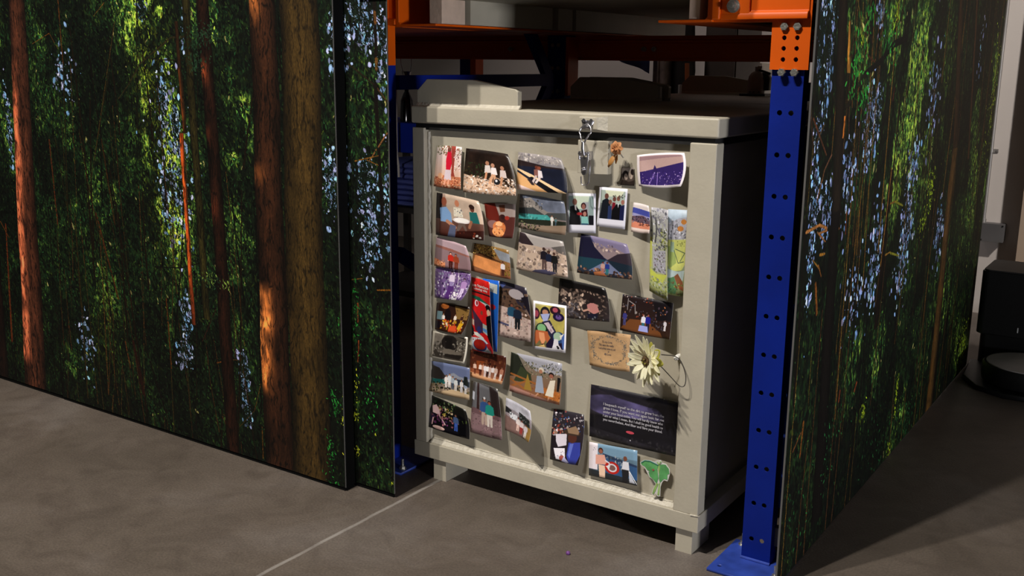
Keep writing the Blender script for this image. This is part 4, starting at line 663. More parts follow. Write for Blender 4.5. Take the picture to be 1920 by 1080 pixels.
# the second bay behind
rack_post(-1.05, -.975, 1.62, .06)
for (y, x0, x1) in ((1.12, -2.6, 1.14),):
    b = MB().prism([(y, 1.247), (y + .045, 1.247), (y + .045, 1.335), (y, 1.335), (y, 1.322), (y - .010, 1.318), (y - .010, 1.312), (y, 1.308)], 0, x0, x1).box(x0, x1, y - .006, y, 1.247, 1.256).build('beam', ORANGE, rk, bevel=.0015)
for x in (-.42, -.28, .16, .20, .74):
    MB().cyl((x, 1.12, 1.288), (0, -1, 0), .010, .007, 6).cyl((x, 1.113, 1.288), (0, -1, 0), .005, .009, 10).build('bolt', BOLT, rk, smooth=True)
MB().box(-.100, -.088, 1.004, 1.075, 1.12, 1.33).build('beam_bracket', ORANGE, rk)
MB().box(-.975, -.945, 1.60, 1.66, 1.10, 1.4).build('beam_bracket', ORANGE, rk)
for z in (1.135, 1.218, 1.30):
    for x in (-.150, -.125):
        MB().cyl((x, .998, z), (0, -1, 0), .008, .006, 6).build('bolt', BOLT, rk, smooth=True)
# braces of the two side frames
for x, zs in ((-.138, 1), (1.068, 1)):
    MB().box(x - .014, x + .014, .10, 1.02, 1.155, 1.197).build('brace', BLUE, rk)
    for (ya, za, yb, zb) in ((.60, 1.62, .96, 1.17), (.96, 1.17, .60, .70), (.10, .66, .98, .16), ):
        d = Vector((0, yb - ya, zb - za)).normalized(); n = Vector((0, -d.z, d.y)) * .021
        A, B_ = Vector((x, ya, za)), Vector((x, yb, zb))
        MB().add([A + n + Vector((-.012, 0, 0)), A - n + Vector((-.012, 0, 0)), B_ - n + Vector((-.012, 0, 0)), B_ + n + Vector((-.012, 0, 0)), A + n + Vector((.012, 0, 0)), A - n + Vector((.012, 0, 0)), B_ - n + Vector((.012, 0, 0)), B_ + n + Vector((.012, 0, 0))],
                 [(0, 1, 2, 3), (7, 6, 5, 4), (0, 4, 5, 1), (1, 5, 6, 2), (2, 6, 7, 3), (3, 7, 4, 0)]).build('brace', BLUE, rk)
_a = MB(); A, B_ = Vector((1.085, .19, .72)), Vector((1.085, .16, .125))
MB().prism([(.120, .66), (.215, .66), (.205, .125), (.150, .125)], 0, 1.085, 1.100).build('brace', BLUE2, rk)  # paler blue stands in for light falling on this brace
MB().box(1.100, 1.142, .085, .105, .05, .10).cyl((1.125, .085, .075), (0, -1, 0), .008, .012, 8).build('floor_clip', GREYBOX, rk)
MB().box(-.282, -.035, .028, .034, 1.45, 3.3).build('added_slot_screen', ORANGE, rk)  # unseen screen added to stop lamp light coming down between the bays
# front brackets, arms and depth rails
def bracket(x0, x1, arm0, arm1, sgn):
    cx = (x0 + x1) / 2; hs = [(cx + d, z) for z in (1.2985, 1.275, 1.2505) for d in (-.015, .015)]
    yb = .050 if sgn > 0 else .020
    b = holed_plate(x0, x1, 1.228, 1.62, yb, .008, hs, .0055, 'bracket', ORANGE, rk)
    for d in (-.015, .015):
        for z in (1.323, 1.222):
            child_of(MB().cyl((cx + d, yb + .002, z), (0, -1, 0), .0095, .008, 6).cyl((cx + d, yb - .006, z), (0, -1, 0), .0075, .001, 12).build('bolt', BOLT, smooth=True), b)
    s = MB().prism([(.036, 1.339), (.036, 1.350), (.040, 1.356), (.046, 1.358), (.046, 1.62), (.052, 1.62), (.052, 1.339)], 0, arm0, arm1).build('arm', ORANGE, rk, bevel=.002)
    return s
bracket(1.027, 1.117, .905, 1.112, 1)
bracket(-.207, -.117, -.202, -.085, -1)
MB().box(-.1195, -.1155, .022, .074, 1.226, 1.62).build('bracket_wrap', ORANGE, rk)
MB().box(.885, .906, .030, .055, 1.339, 1.62).build('corner_plate', ORANGE, rk, bevel=.004)
pl = MB().box(.906, .975, .038, .046, 1.346, 1.62).build('washer_plate', ORANGE, rk, bevel=.002)
child_of(MB().cyl((.937, .038, 1.370), (0, -1, 0), .0155, .004, 20).cyl((.937, .034, 1.370), (0, -1, 0), .012, .010, 6).cyl((.937, .024, 1.370), (0, -1, 0), .006, .006, 10).build('bolt', BOLT, smooth=True), pl)
MB().prism([(.745, 1.335), (.745, 1.341), (.866, 1.341), (.872, 1.347), (.872, 1.62), (.884, 1.62), (.884, 1.335)], 1, .040, 1.9).build('rail', ORANGE, rk, bevel=.0015)
MB().prism([(.062, 1.335), (.062, 1.341), (-.066, 1.341), (-.072, 1.347), (-.072, 1.62), (-.084, 1.62), (-.084, 1.335)], 1, .040, 1.9).build('rail', ORANGE, rk, bevel=.0015)
MB().box(.885, 1.03, .052, .11, 1.335, 1.341).build('arm_gusset', ORANGE, rk)
MB().prism([(-.11, 1.335), (-.11, 1.341), (-1.22, 1.341), (-1.22, 1.335)], 1, .10, 1.9).build('rail', ORANGE, rk)
a = MB().box(.820, .848, .050, .20, 1.3412, 1.409).build('wood_block', WOOD, bevel=.002); tag(a, 'pale wood block on the right rack rail, under the upper crate', 'wood block', 'wood blocks on the rails')
a = MB().box(.030, .075, .052, .16, 1.3412, 1.409).build('wood_block', WOOD, bevel=.002); tag(a, 'pale wood block on the left rack rail, beside the lit orange plate', 'wood block', 'wood blocks on the rails')

# ---------------------------------------------------------------- sheets stuck to the crate
PY = .0215
def sheet_fn(quad, lift, bulge=(0, 0, 0, 0), py=PY):
    TL, TR, BR, BL = [np.array(quad[i:i + 2], float) for i in (0, 2, 4, 6)]
    lt_ = [l * (1.45 if max(lift) > 11 else 1) / 1000. for l in lift]
    def px(u, v):
        p = (TL * (1 - u) + TR * u) * (1 - v) + (BL * (1 - u) + BR * u) * v
        su, sv = 4 * u * (1 - u), 4 * v * (1 - v)
        nt = np.array([0., -1.]); nr = np.array([1., 0.])
        return p + nt * bulge[0] * su * (1 - v) - nr * bulge[1] * sv * u - nt * bulge[2] * su * v + nr * bulge[3] * sv * (1 - u) * -.5
    def f(u, v, off=0.):
        l = (lt_[0] * (1 - u) + lt_[1] * u) * (1 - v) + (lt_[3] * (1 - u) + lt_[2] * u) * v
        l *= (.25 + .75 * max(u, v * .8) ** 1.2) if max(lift) > 9 else 1
        q = px(u, v); return Vector(un(q[0], q[1], 1, py - .0012 - l - off))
    return f
def sheet(name, f, m, parent=None, n=10, thick=.0005, crop=None):
    V = [f(i / n, j / n) for j in range(n + 1) for i in range(n + 1)]
    F = [(j * (n + 1) + i, (j + 1) * (n + 1) + i, (j + 1) * (n + 1) + i + 1, j * (n + 1) + i + 1) for j in range(n) for i in range(n)]
    me = bpy.data.meshes.new(name); me.from_pydata([tuple(v_) for v_ in V], [], F); l = me.uv_layers.new(name='uv')
    for lo in me.loops:
        k = lo.vertex_index; l.data[lo.index].uv = ((k % (n + 1)) / n, 1 - (k // (n + 1)) / n)
    me.materials.append(m); me.materials.append(PAPER); o = link(bpy.data.objects.new(name, me))
    for p in me.polygons: p.use_smooth = True
    s = o.modifiers.new('s', 'SOLIDIFY'); s.thickness = thick; s.offset = -1; s.material_offset = 1; s.material_offset_rim = 1
    if parent: o.parent = parent; o.matrix_parent_inverse = Matrix.Translation(parent.location).inverted() if parent.type == 'EMPTY' else Matrix.Identity(4)
    return o
def size_px(q, k=2.1):
    return int(k * math.hypot(q[2] - q[0], q[3] - q[1]) / .86) + 2, int(k * math.hypot(q[6] - q[0], q[7] - q[1])) + 2
def soft(im):
    p = np.pad(im, ((1, 1), (1, 1), (0, 0)), 'edge'); return (p[1:-1, 1:-1] * 4 + p[:-2, 1:-1] + p[2:, 1:-1] + p[1:-1, :-2] + p[1:-1, 2:]) / 8
PHOTO_GAIN = 1.38
for i, (kind, label, q, lf, bu, ops, bd) in enumerate(PHOTOS):
    if bd and bd[4] == '000000': bd = None
    wd, hh = size_px(q); im = soft(picture(wd, hh, ops, i + 3, bd))
    z = sheet(kind, sheet_fn(q, lf, bu, PY - .0006 * (i % 4) - (.004 if 'crouching' in label else 0)), print_mat('picture_%02d' % i, im, .33, PHOTO_GAIN))
    tag(z, label, {'photograph': 'photo', 'instant_photograph': 'instant photo', 'art_card': 'card', 'postcard': 'postcard'}[kind], 'pictures stuck to the crate front')

def text_on(f, txt, u0, v0, height, width, m, parent, name='lettering', off=.0006, align='LEFT', shear=0, bold=.0):
    """real letters laid on a curved sheet; u0,v0 = start, height and width in sheet units"""
    cu = bpy.data.curves.new(name, 'FONT'); cu.body = txt; cu.size = 1; cu.align_x = align; cu.shear = shear; cu.resolution_u = 2; cu.offset = bold
    tmp = link(bpy.data.objects.new('tmp', cu)); bpy.context.view_layer.update()
    me = bpy.data.meshes.new_from_object(tmp.evaluated_get(bpy.context.evaluated_depsgraph_get())); bpy.data.objects.remove(tmp)
    xs = [v_.co.x for v_ in me.vertices]; x0, x1 = min(xs), max(xs)
    for v_ in me.vertices:
        a = (v_.co.x - (x0 if align == 'LEFT' else 0)) / (x1 - x0) * width + u0; b = v0 - v_.co.y * height
        v_.co = f(a, b, off)
    me.materials.clear(); me.materials.append(m); me.name = name
    o = link(bpy.data.objects.new(name, me)); o.parent = parent
    o.matrix_parent_inverse = Matrix.Translation(parent.location).inverted() if parent.type == 'EMPTY' else Matrix.Identity(4)
    return o
WHITE_INK = mat('white_ink', (.62, .60, .66), .6, var=.05); DARK_INK = mat('dark_ink', (.10, .09, .10), .7); RED_INK = mat('red_ink', (.55, .06, .09), .6)

# black quotation card
q = (1108.4, 720.4, 1275, 755.3, 1273, 857.3, 1105, 817.7)
wd, hh = size_px(q)
im = picture(wd, hh, [('g', '24202a', '26242c'), ('p', '1a181c', [(0, 0), (100, 0), (100, 16), (60, 18), (10, 8)]), ('e', '4a4468', 36, 34, 44, 22), ('n', .5, 4, 4), ('p', '1c1a22', [(0, 0), (100, 0), (100, 20), (66, 22), (30, 16), (6, 6)]), ('p', '14131a', [(0, 56), (100, 40), (100, 96), (0, 80)]), ('n', .3, 12, 5), ('s', 0, 84, 100, 100, 90, 5, ['3c3a40', '28262c'])], 91)
for _ in range(7): im = soft(im)
f = sheet_fn(q, (2, 6, 12, 5), (1, -3, 1, 1), PY)
card = sheet('quote_card', f, print_mat('night_sky_card', im, .3, 1.0)); tag(card, 'wide black card with a white five line quotation', 'card', 'pictures stuck to the crate front')
for k, (s_, v_, wd_) in enumerate((("I bequeath myself to the dirt to grow from the", .345, .665), ("grass I love, If you want me again look for me", .418, .665), ("under your boot-soles. You will hardly know who", .490, .655), ("I am or what I mean, But I shall be good health to", .562, .655), ("you nevertheless, And filter and fibre your blood.", .634, .650))):
    text_on(f, s_, .145, v_ - .0 + .0, .068, wd_, WHITE_INK, card, bold=.006)
pill = MB().add([f(.445 + .045 * math.cos(a) * 1, .752 + .026 * math.sin(a), .0006) for a in [k * math.pi / 10 for k in range(20)]], [tuple(range(20))]).build('red_pill', RED_INK, card)
MB().add([f(.452 + .006 * math.cos(a), .895 + .012 * math.sin(a), .0006) for a in [k * math.pi / 6 for k in range(12)]], [tuple(range(12))]).build('small_emblem', WHITE_INK, card)

# brown card with a wreath border
q = (1100.9, 619.7, 1183, 628, 1181, 697.2, 1105.6, 684.2)
wd, hh = size_px(q, 3)
im = picture(wd, hh, [('g', 'b08c64', 'b8946a'), ('n', .12, 6, 4)], 77)
H_, W_, _ = im.shape; rg = np.random.RandomState(4)
ang = np.r_[rg.rand(300) * 2 * np.pi]; rr = 1 + rg.randn(300) * .05
x = W_ * (.50 + .40 * rr * np.cos(ang)); y = H_ * (.48 + .36 * rr * np.sin(ang) * np.where(np.sin(ang) < 0, 1.0, 1.0))
strokes(im, x, y, 1.2 + 3 * rg.rand(300), .8 + 1.6 * rg.rand(300), ang + np.pi / 2 + rg.randn(300) * .7, np.array([hx('6a655e')] * 300) * (.6 + .7 * rg.rand(300, 1)))
for (cx, cy, n_, sx, sy) in ((.10, .34, 60, .03, .14), (.88, .34, 50, .03, .12), (.5, .84, 60, .12, .02), (.5, .10, 20, .03, .03), (.12, .68, 26, .012, .06), (.93, .80, 20, .012, .05), (.86, .55, 20, .03, .03)):
    x = W_ * (cx + rg.randn(n_) * sx); y = H_ * (cy + rg.randn(n_) * sy); strokes(im, x, y, 1.5 + 3 * rg.rand(n_), .8 + 1.2 * rg.rand(n_), rg.rand(n_) * 3, np.array([hx('6c6864')] * n_) * (.6 + .8 * rg.rand(n_, 1)))
f = sheet_fn(q, (8, 6, 14, 4), (1, 2, 2, -1), PY)
card = sheet('verse_card', f, print_mat('brown_paper', soft(im), .75, 1.12)); tag(card, 'brown paper card with a grey wreath border round small script', 'card', 'pictures stuck to the crate front')
for s_, u_, v_, wd_ in (("To my Love,", .34, .30, .24), ("This were the reality", .26, .39, .36), ("I wish all that others do, and", .24, .48, .42), ("or", .47, .55, .04), ("My Love", .38, .63, .17)):
    text_on(f, s_, u_, v_, .085, wd_, DARK_INK, card, shear=.35, bold=.004)

# folded red and blue leaflet
bk = tag(empty('leaflet', tuple(un(900, 590, 1, PY))), 'red and blue folded city leaflet with white lettering', 'leaflet', 'pictures stuck to the crate front')
q = (905, 522, 936, 527, 932, 660, 906, 655); wd, hh = size_px(q)
sheet('back_leaf', sheet_fn(q, (3, 10, 12, 4)), print_mat('leaflet_back', soft(picture(wd, hh, [('g', '1860b0', '1848a0'), ('p', '2060c8', [(0, 0), (100, 0), (100, 5), (0, 4)]), ('p', 'b0b4b0', [(30, 4), (90, 6), (90, 19), (30, 16)]), ('s', 34, 7, 86, 17, 40, 1, ['6c7474']), ('e', 'a02030', 60, 38, 22, 4), ('p', '2c2820', [(30, 36), (50, 38), (50, 90), (20, 96)])], 5)), .3, 1.1), bk)
q = (884.5, 519.6, 917.7, 529.3, 925, 663.5, 884.5, 656); wd, hh = size_px(q, 2.6)
f = sheet_fn(q, (6, 16, 20, 8), (1, 1, 1, 0))
sheet('front_leaf', f, print_mat('leaflet_cover', soft(picture(wd, hh, [('g', 'b81c18', 'c0181c'), ('p', '180c10', [(0, 18), (100, 19), (100, 21), (0, 20)]), ('p', '1c5c48', [(0, 24), (40, 25), (96, 33), (40, 31), (0, 28)]), ('p', 'b8bcc0', [(40, 30), (96, 33), (96, 37), (50, 35)]), ('e', '0c0c10', 86, 38, 14, 5), ('p', 'c8181c', [(0, 28), (36, 30), (70, 34), (90, 50), (76, 62), (56, 58), (0, 42)]), ('e', 'd8ccd8', 26, 34, 10, 4.5), ('e', 'a01820', 28, 34, 5, 3), ('e', '7a4030', 52, 46, 6, 3), ('e', 'd0a890', 88, 44, 9, 5), ('p', '3c2438', [(2, 42), (56, 60), (58, 74), (18, 72), (10, 56)]), ('p', '0c080c', [(76, 50), (100, 46), (100, 96), (74, 74)]), ('p', 'a0a8a0', [(56, 60), (76, 62), (78, 76), (56, 72)]), ('p', '4c80b8', [(56, 66), (76, 68), (76, 73), (56, 70)]), ('p', 'c0a898', [(2, 56), (12, 58), (12, 66), (2, 64)]), ('e', '28285c', 38, 70, 12, 5), ('p', 'c8c8c0', [(10, 74), (30, 74), (60, 80), (56, 82), (14, 78)]), ('p', '0c0c10', [(0, 64), (10, 70), (10, 80), (0, 80)]), ('p', 'b8c0c8', [(0, 82), (56, 80), (84, 88), (90, 100), (0, 98)]), ('s', 6, 78, 40, 86, 16, 3, ['a0202c', 'd8a090', '30303c']), ('e', '28346c', 40, 91, 32, 8), ('e', '8c1c14', 38, 90, 28, 7), ('n', .15, 9, 5), ('p', 'a02028', [(66, 88), (90, 86), (92, 98), (76, 94)])], 6)), .28, 1.1), bk)
text_on(f, "san francisco", .04, .118, .058, .88, mat('leaflet_white', (.8, .76, .74), .6), bk, bold=.012)
text_on(f, "technology valley", .10, .158, .045, .76, bpy.data.materials['leaflet_white'], bk, bold=.008)

# illustrated fold-out at the right
fo = tag(empty('folded_map', tuple(un(1252, 470, 1, PY))), 'tall illustrated fold-out of grey peaks and yellow green fields', 'leaflet', 'pictures stuck to the crate front')
q = (1221, 388.5, 1252.5, 394, 1251.5, 563, 1217.5, 545); wd, hh = size_px(q)
LM = [('g', 'a8a8b0', 'a8b070'), ('s', 0, 0, 100, 50, 110, 5, ['b8b8c4', '8c8c98', 'd0d0dc', '787888'], 1.1), ('l', '48484c', [(30, 14), (36, 24), (30, 40)], 1), ('l', '5c5c64', [(36, 22), (60, 30), (100, 34)], .8), ('s', 60, 22, 100, 46, 60, 3, ['48503c', '788048', 'a8b048']), ('p', 'b8bc58', [(0, 34), (12, 36), (10, 70), (0, 72)]), ('p', 'a8a8b4', [(18, 50), (90, 46), (92, 72), (20, 74)]), ('s', 20, 48, 92, 74, 90, 3, ['8c8c98', 'c8c8d4', '604850', '707858'], 1.5), ('p', 'c0c858', [(0, 72), (40, 76), (100, 72), (70, 84), (20, 86), (4, 80)]), ('s', 0, 80, 100, 99, 80, 4, ['b8c0b8', '98a050', 'c8d0c8', '889860'], .4), ('s', 4, 2, 60, 12, 30, 2, ['5c6060', 'a0a4a8'])]
sheet('front_leaf', sheet_fn(q, (10, 20, 22, 8), (1, 1, 1, 1)), print_mat('map_front', soft(picture(wd, hh, LM, 8)), .45, 1.15), fo)
q = (1252.5, 392, 1290, 394, 1282, 556, 1250, 551); wd, hh = size_px(q)
LM = [('g', 'a0b0c0', '707848'), ('p', 'a8b8c8', [(0, 0), (100, 0), (100, 12), (0, 20)]), ('p', 'a4a4b0', [(0, 18), (40, 12), (60, 10), (100, 8), (100, 36), (0, 38)]), ('s', 0, 12, 100, 36, 90, 5, ['c0c0cc', '84848c', '5c5c64', 'd8d8e0'], 2.2), ('e', 'b87838', 82, 14, 14, 3), ('e', 'b87838', 66, 22, 16, 3), ('p', 'd0d0d8', [(18, 14), (24, 24), (10, 26)]), ('p', 'b8bc68', [(0, 36), (100, 34), (100, 62), (80, 70), (30, 72), (0, 66)]), ('p', '8c9c58', [(0, 44), (36, 42), (50, 62), (10, 70)]), ('p', '90a48c', [(16, 38), (36, 38), (36, 50), (16, 50)]), ('l', '506048', [(36, 48), (60, 62), (90, 60)], .5), ('l', '506048', [(44, 46), (94, 50), (70, 60)], .5), ('s', 50, 37, 90, 42, 20, 1.5, ['283018']), ('p', 'a0b0b0', [(0, 70), (60, 72), (96, 70), (90, 82), (0, 80)]), ('p', '78482c', [(40, 78), (60, 74), (90, 84), (96, 94), (70, 92)]), ('p', '487048', [(0, 82), (40, 78), (60, 90), (50, 98), (0, 98)]), ('s', 0, 84, 100, 99, 60, 3, ['506830', '3c4c28', '7c3c24', '88a048']), ('n', .1, 8, 4)]
sheet('back_leaf', sheet_fn(q, (20, 8, 10, 22), (0, 0, 1, 0)), print_mat('map_back', soft(picture(wd, hh, LM, 9)), .45, 1.12), fo)

# luna moth sticker standing off the steel, white rim
def outline_sheet(name, pts, m, parent, dy, th):
    P = [Vector(un(a, b, 1, PY - dy)) for a, b in pts]; n = len(P)
    V = P + [p + Vector((0, th, 0)) for p in P]
    return MB().add(V, [tuple(range(n)), tuple(range(2 * n - 1, n - 1, -1))] + [(i, (i + 1) % n, (i + 1) % n + n, i + n) for i in range(n)]).build(name, m, parent)
mo = tag(empty('moth_cutout', tuple(un(1229, 895, 1, PY))), 'green luna moth cut-out with a white rim', 'sticker')
g = lambda *a: [(1030 + x_ / 4.8, 830 + y_ / 4.8) for x_, y_ in a]
outline_sheet('white_rim', g((816, 176), (850, 155), (900, 158), (940, 172), (968, 160), (1004, 156), (1012, 180), (1050, 192), (1084, 240), (1086, 280), (1070, 330), (1062, 348), (1030, 338), (1010, 366), (1000, 400), (996, 484), (974, 484), (956, 456), (934, 474), (918, 462), (930, 420), (956, 372), (930, 330), (900, 310), (880, 270), (856, 222), (822, 200)), mat('white_card', (.66, .65, .62), .5, var=.03), mo, .014, .0012)
WING = mat('moth_green', (.10, .34, .11), .5, var=.35, scale=40); WING2 = mat('moth_yellow_green', (.26, .42, .12), .5, var=.3, scale=40); TEAL = mat('moth_teal', (.04, .22, .18), .5)
outline_sheet('left_forewing', g((822, 180), (856, 160), (905, 166), (950, 190), (980, 208), (970, 240), (940, 262), (910, 262), (880, 246), (860, 215), (830, 198)), WING, mo, .0148, .0006)
outline_sheet('right_forewing', g((986, 208), (1012, 196), (1046, 200), (1074, 236), (1080, 280), (1058, 290), (1020, 276), (994, 250)), WING, mo, .0148, .0006)
outline_sheet('left_hindwing', g((892, 262), (940, 262), (972, 242), (980, 320), (966, 372), (934, 330), (902, 300)), WING, mo, .0150, .0006)
outline_sheet('right_hindwing', g((990, 250), (1020, 276), (1062, 290), (1062, 334), (1030, 326), (996, 360), (984, 320)), WING, mo, .0150, .0006)
outline_sheet('tail', g((966, 360), (978, 372), (952, 440), (936, 466), (926, 458), (940, 410)), WING2, mo, .0152, .0006)
outline_sheet('tail', g((984, 372), (996, 360), (992, 420), (988, 476), (972, 470), (980, 420)), WING2, mo, .0152, .0006)
outline_sheet('body', g((978, 196), (992, 196), (994, 240), (986, 284), (978, 240)), WING2, mo, .0156, .001)
for a, b in (((984, 196), (970, 172)), ((986, 196), (1004, 170))):
    MB().tube([Vector(un(*g(a)[0], 1, PY - .016)), Vector(un(*g(b)[0], 1, PY - .016))], .0012, 6).build('antenna', WING2, mo)
outline_sheet('wing_edge', g((826, 176), (858, 158), (906, 163), (948, 184), (984, 204), (982, 209), (946, 191), (904, 170), (860, 164), (830, 182)), TEAL, mo, .0162, .0006)
outline_sheet('eye_spot', g((924, 240), (940, 236), (944, 250), (930, 256)), mat('moth_spot', (.35, .08, .08), .5), mo, .0160, .0006)

# ---------------------------------------------------------------- flowers
def petal(base, direction, side, L, wd, curl, n=5, cup=.25):
    d = Vector(direction).normalized(); s_ = Vector(side).normalized(); up = d.cross(s_).normalized(); V = []; F = []
    for i in range(n + 1):
        t = i / n; w_ = wd * (math.sin(math.pi * min(.96, .12 + .80 * t)) ** .8) * (1 if t < .93 else .55)
        c = Vector(base) + d * L * t * (1 - .12 * curl * t) + up * curl * L * t * t * .45
        V += [c - s_ * w_ + up * w_ * cup, c, c + s_ * w_ + up * w_ * cup]
    for i in range(n):
        a = 3 * i; F += [(a, a + 1, a + 4, a + 3), (a + 1, a + 2, a + 5, a + 4)]
    return V, F
PET = mat('cream_petal', (.88, .84, .58), .6, var=.10, scale=30); PET.node_tree.nodes['Principled BSDF'].inputs['Subsurface Weight'].default_value = .1
CALYX = mat('yellow_green_calyx', (.42, .40, .07), .6, var=.25, scale=30); EYE = mat('brown_flower_eye', (.10, .055, .02), .8, var=.6, scale=160, bump=1, bscale=300)
FC = Vector(un(1219, 675, 1, -.052))
fl = tag(empty('artificial_flower', tuple(FC)), 'cream artificial daisy on a thin dark wire with a white magnet', 'flower')
AX = Vector((-.38, -.92, -.04)).normalized()          # the way the flower faces
S1 = AX.cross(Vector((0, 0, 1))).normalized(); S2 = S1.cross(AX).normalized()
rg_ = random.Random(3)
def pet(name, ang, L, wd, fwd, back, m, curl=.2):
    r_ = S1 * math.cos(ang) + S2 * math.sin(ang); d = (r_ + AX * fwd).normalized(); sd = AX.cross(r_).normalized()
    V, F = petal(FC + AX * back + r_ * .006, d, sd, L, wd, curl); o = MB().add(V, F).build(name, m, fl, smooth=True)
    s = o.modifiers.new('s', 'SOLIDIFY'); s.thickness = .0008; u_ = o.modifiers.new('u', 'SUBSURF'); u_.levels = u_.render_levels = 1
for k in range(17): pet('petal', 2 * math.pi * k / 17 + rg_.uniform(-.08, .08), rg_.uniform(.056, .068), .0095, rg_.uniform(.08, .26), .004, PET, .18)
for k in range(11): pet('petal', 2 * math.pi * (k + .4) / 11 + rg_.uniform(-.1, .1), rg_.uniform(.040, .050), .0085, rg_.uniform(.45, .65), .009, PET, .1)
for k in range(8): pet('sepal', 2 * math.pi * k / 8, .042, .012, -.18, -.006, CALYX, .5)
e = MB().lathe((0, 0, 0), [(.001, -.002), (.011, .0), (.014, .004), (.012, .010), (.004, .013)], 20)
Q = AX.to_track_quat('Z', 'Y').to_matrix(); e.v = [tuple(FC + Q @ (Vector(v_) + Vector((0, 0, .008)))) for v_ in e.v]; e.build('flower_eye', EYE, fl, smooth=True)
for k in range(26):
    a, r_ = rg_.uniform(0, 6.28), rg_.uniform(.0, .013); c = FC + AX * (.020 + .004 * rg_.random()) + S1 * r_ * math.cos(a) + S2 * r_ * math.sin(a)
    MB().tube([c - AX * .008, c], [.0012, .0018], 6).build('stamen', CALYX if k % 3 == 0 else EYE, fl)
c0 = MB().lathe((0, 0, 0), [(.002, -.018), (.008, -.012), (.011, -.004), (.010, .004)], 14); c0.v = [tuple(FC + Q @ Vector(v_)) for v_ in c0.v]; c0.build('calyx', CALYX, fl, smooth=True)
wp = [(1240, 665, -.035), (1252, 666, -.022), (1262, 667, -.010), (1272, 672, -.006), (1278, 680, -.006), (1284, 696, -.010), (1286, 710, -.016), (1284, 722, -.020), (1279, 725, -.022), (1272, 722, -.024), (1258, 707, -.026), (1244, 692, -.028), (1238, 686, -.034)]
WPTS = [Vector(un(a, b, 1, c)) for a, b, c in wp]
def smooth_pts(P, k=5):
    out = []
    for i in range(len(P) - 1):
        p0, p1, p2, p3 = P[max(i - 1, 0)], P[i], P[i + 1], P[min(i + 2, len(P) - 1)]
        for j in range(k):
            t = j / k; out.append(.5 * ((2 * p1) + (-p0 + p2) * t + (2 * p0 - 5 * p1 + 4 * p2 - p3) * t * t + (-p0 + 3 * p1 - 3 * p2 + p3) * t ** 3))
    return out + [P[-1]]
MB().tube(smooth_pts(WPTS), .0013, 6).build('wire_stem', mat('dark_wire', (.03, .025, .02), .5), fl, smooth=True)
mg = Vector(un(1274, 668, 1, PY)); MB().lathe((mg.x, mg.y, mg.z), [(.007, 0), (.0075, .006), (.006, .022), (.002, .026)], 14, axis=1).build('magnet', mat('white_magnet', (.75, .74, .70), .4), fl, smooth=True)

ROSE = mat('tan_rose', (.50, .22, .085), .65, var=.25, scale=50)
RC = Vector(un(1156, 278, 1, -.014)); rs = tag(empty('rose_ornament', tuple(RC)), 'small orange brown rose ornament with ribbon leaves', 'ornament')
for ring_, (n_, rad, L, wd, fw) in enumerate(((7, .0085, .0115, .0080, .25), (6, .006, .0095, .0065, .7), (5, .0035, .0085, .005, 1.6), (3, .001, .008, .004, 3.5))):
    for k in range(n_):
        a = 2 * math.pi * (k + ring_ * .37) / n_; r_ = Vector((math.cos(a), 0, math.sin(a))); fwd = Vector((0, -1, 0))
        V, F = petal(RC + r_ * rad * .6 + fwd * .004 * ring_, (r_ + fwd * fw), fwd.cross(r_), L, wd, -.5 if ring_ else -.9, cup=.4)
        o = MB().add(V, F).build('petal', ROSE, rs, smooth=True); s = o.modifiers.new('s', 'SOLIDIFY'); s.thickness = .0009; u_ = o.modifiers.new('u', 'SUBSURF'); u_.levels = u_.render_levels = 1
MB().lathe((RC.x, RC.y + .012, RC.z), [(.002, -.002), (.007, .004), (.007, .012)], 12, axis=1).build('rose_base', ROSE, rs, smooth=True)
def strip(name, pts, wd, m, par):
    P = [Vector(un(a, b, 1, c)) for a, b, c in pts]; V = []; F = []
    for i, p in enumerate(P):
        d = (P[min(i + 1, len(P) - 1)] - P[max(i - 1, 0)]).normalized(); s_ = d.cross(Vector((0, -1, 0))).normalized(); w_ = wd * (1 if 0 < i < len(P) - 1 else .35)
        V += [p - s_ * w_ + Vector((0, -.002, 0)), p, p + s_ * w_ + Vector((0, .001, 0))]
    for i in range(len(P) - 1):
        a = 3 * i; F += [(a, a + 1, a + 4, a + 3), (a + 1, a + 2, a + 5, a + 4)]
    o = MB().add(V, F).build(name, m, par, smooth=True); s = o.modifiers.new('s', 'SOLIDIFY'); s.thickness = .001; return o
strip('ribbon_leaf', [(1154, 290, -.004), (1149, 297, -.012), (1144, 305, -.014), (1140, 313, -.008)], .0065, mat('ribbon_brown', (.42, .19, .045), .6, var=.2, scale=40), rs)
strip('ribbon_leaf', [(1158, 290, -.002), (1156, 298, -.006), (1155, 307, -.004)], .0050, bpy.data.materials['ribbon_brown'], rs)
MB().tube([Vector(un(1163, 288, 1, .004)), Vector(un(1169, 296, 1, .006))], .0016, 8).build('pin', CREAM2, rs)

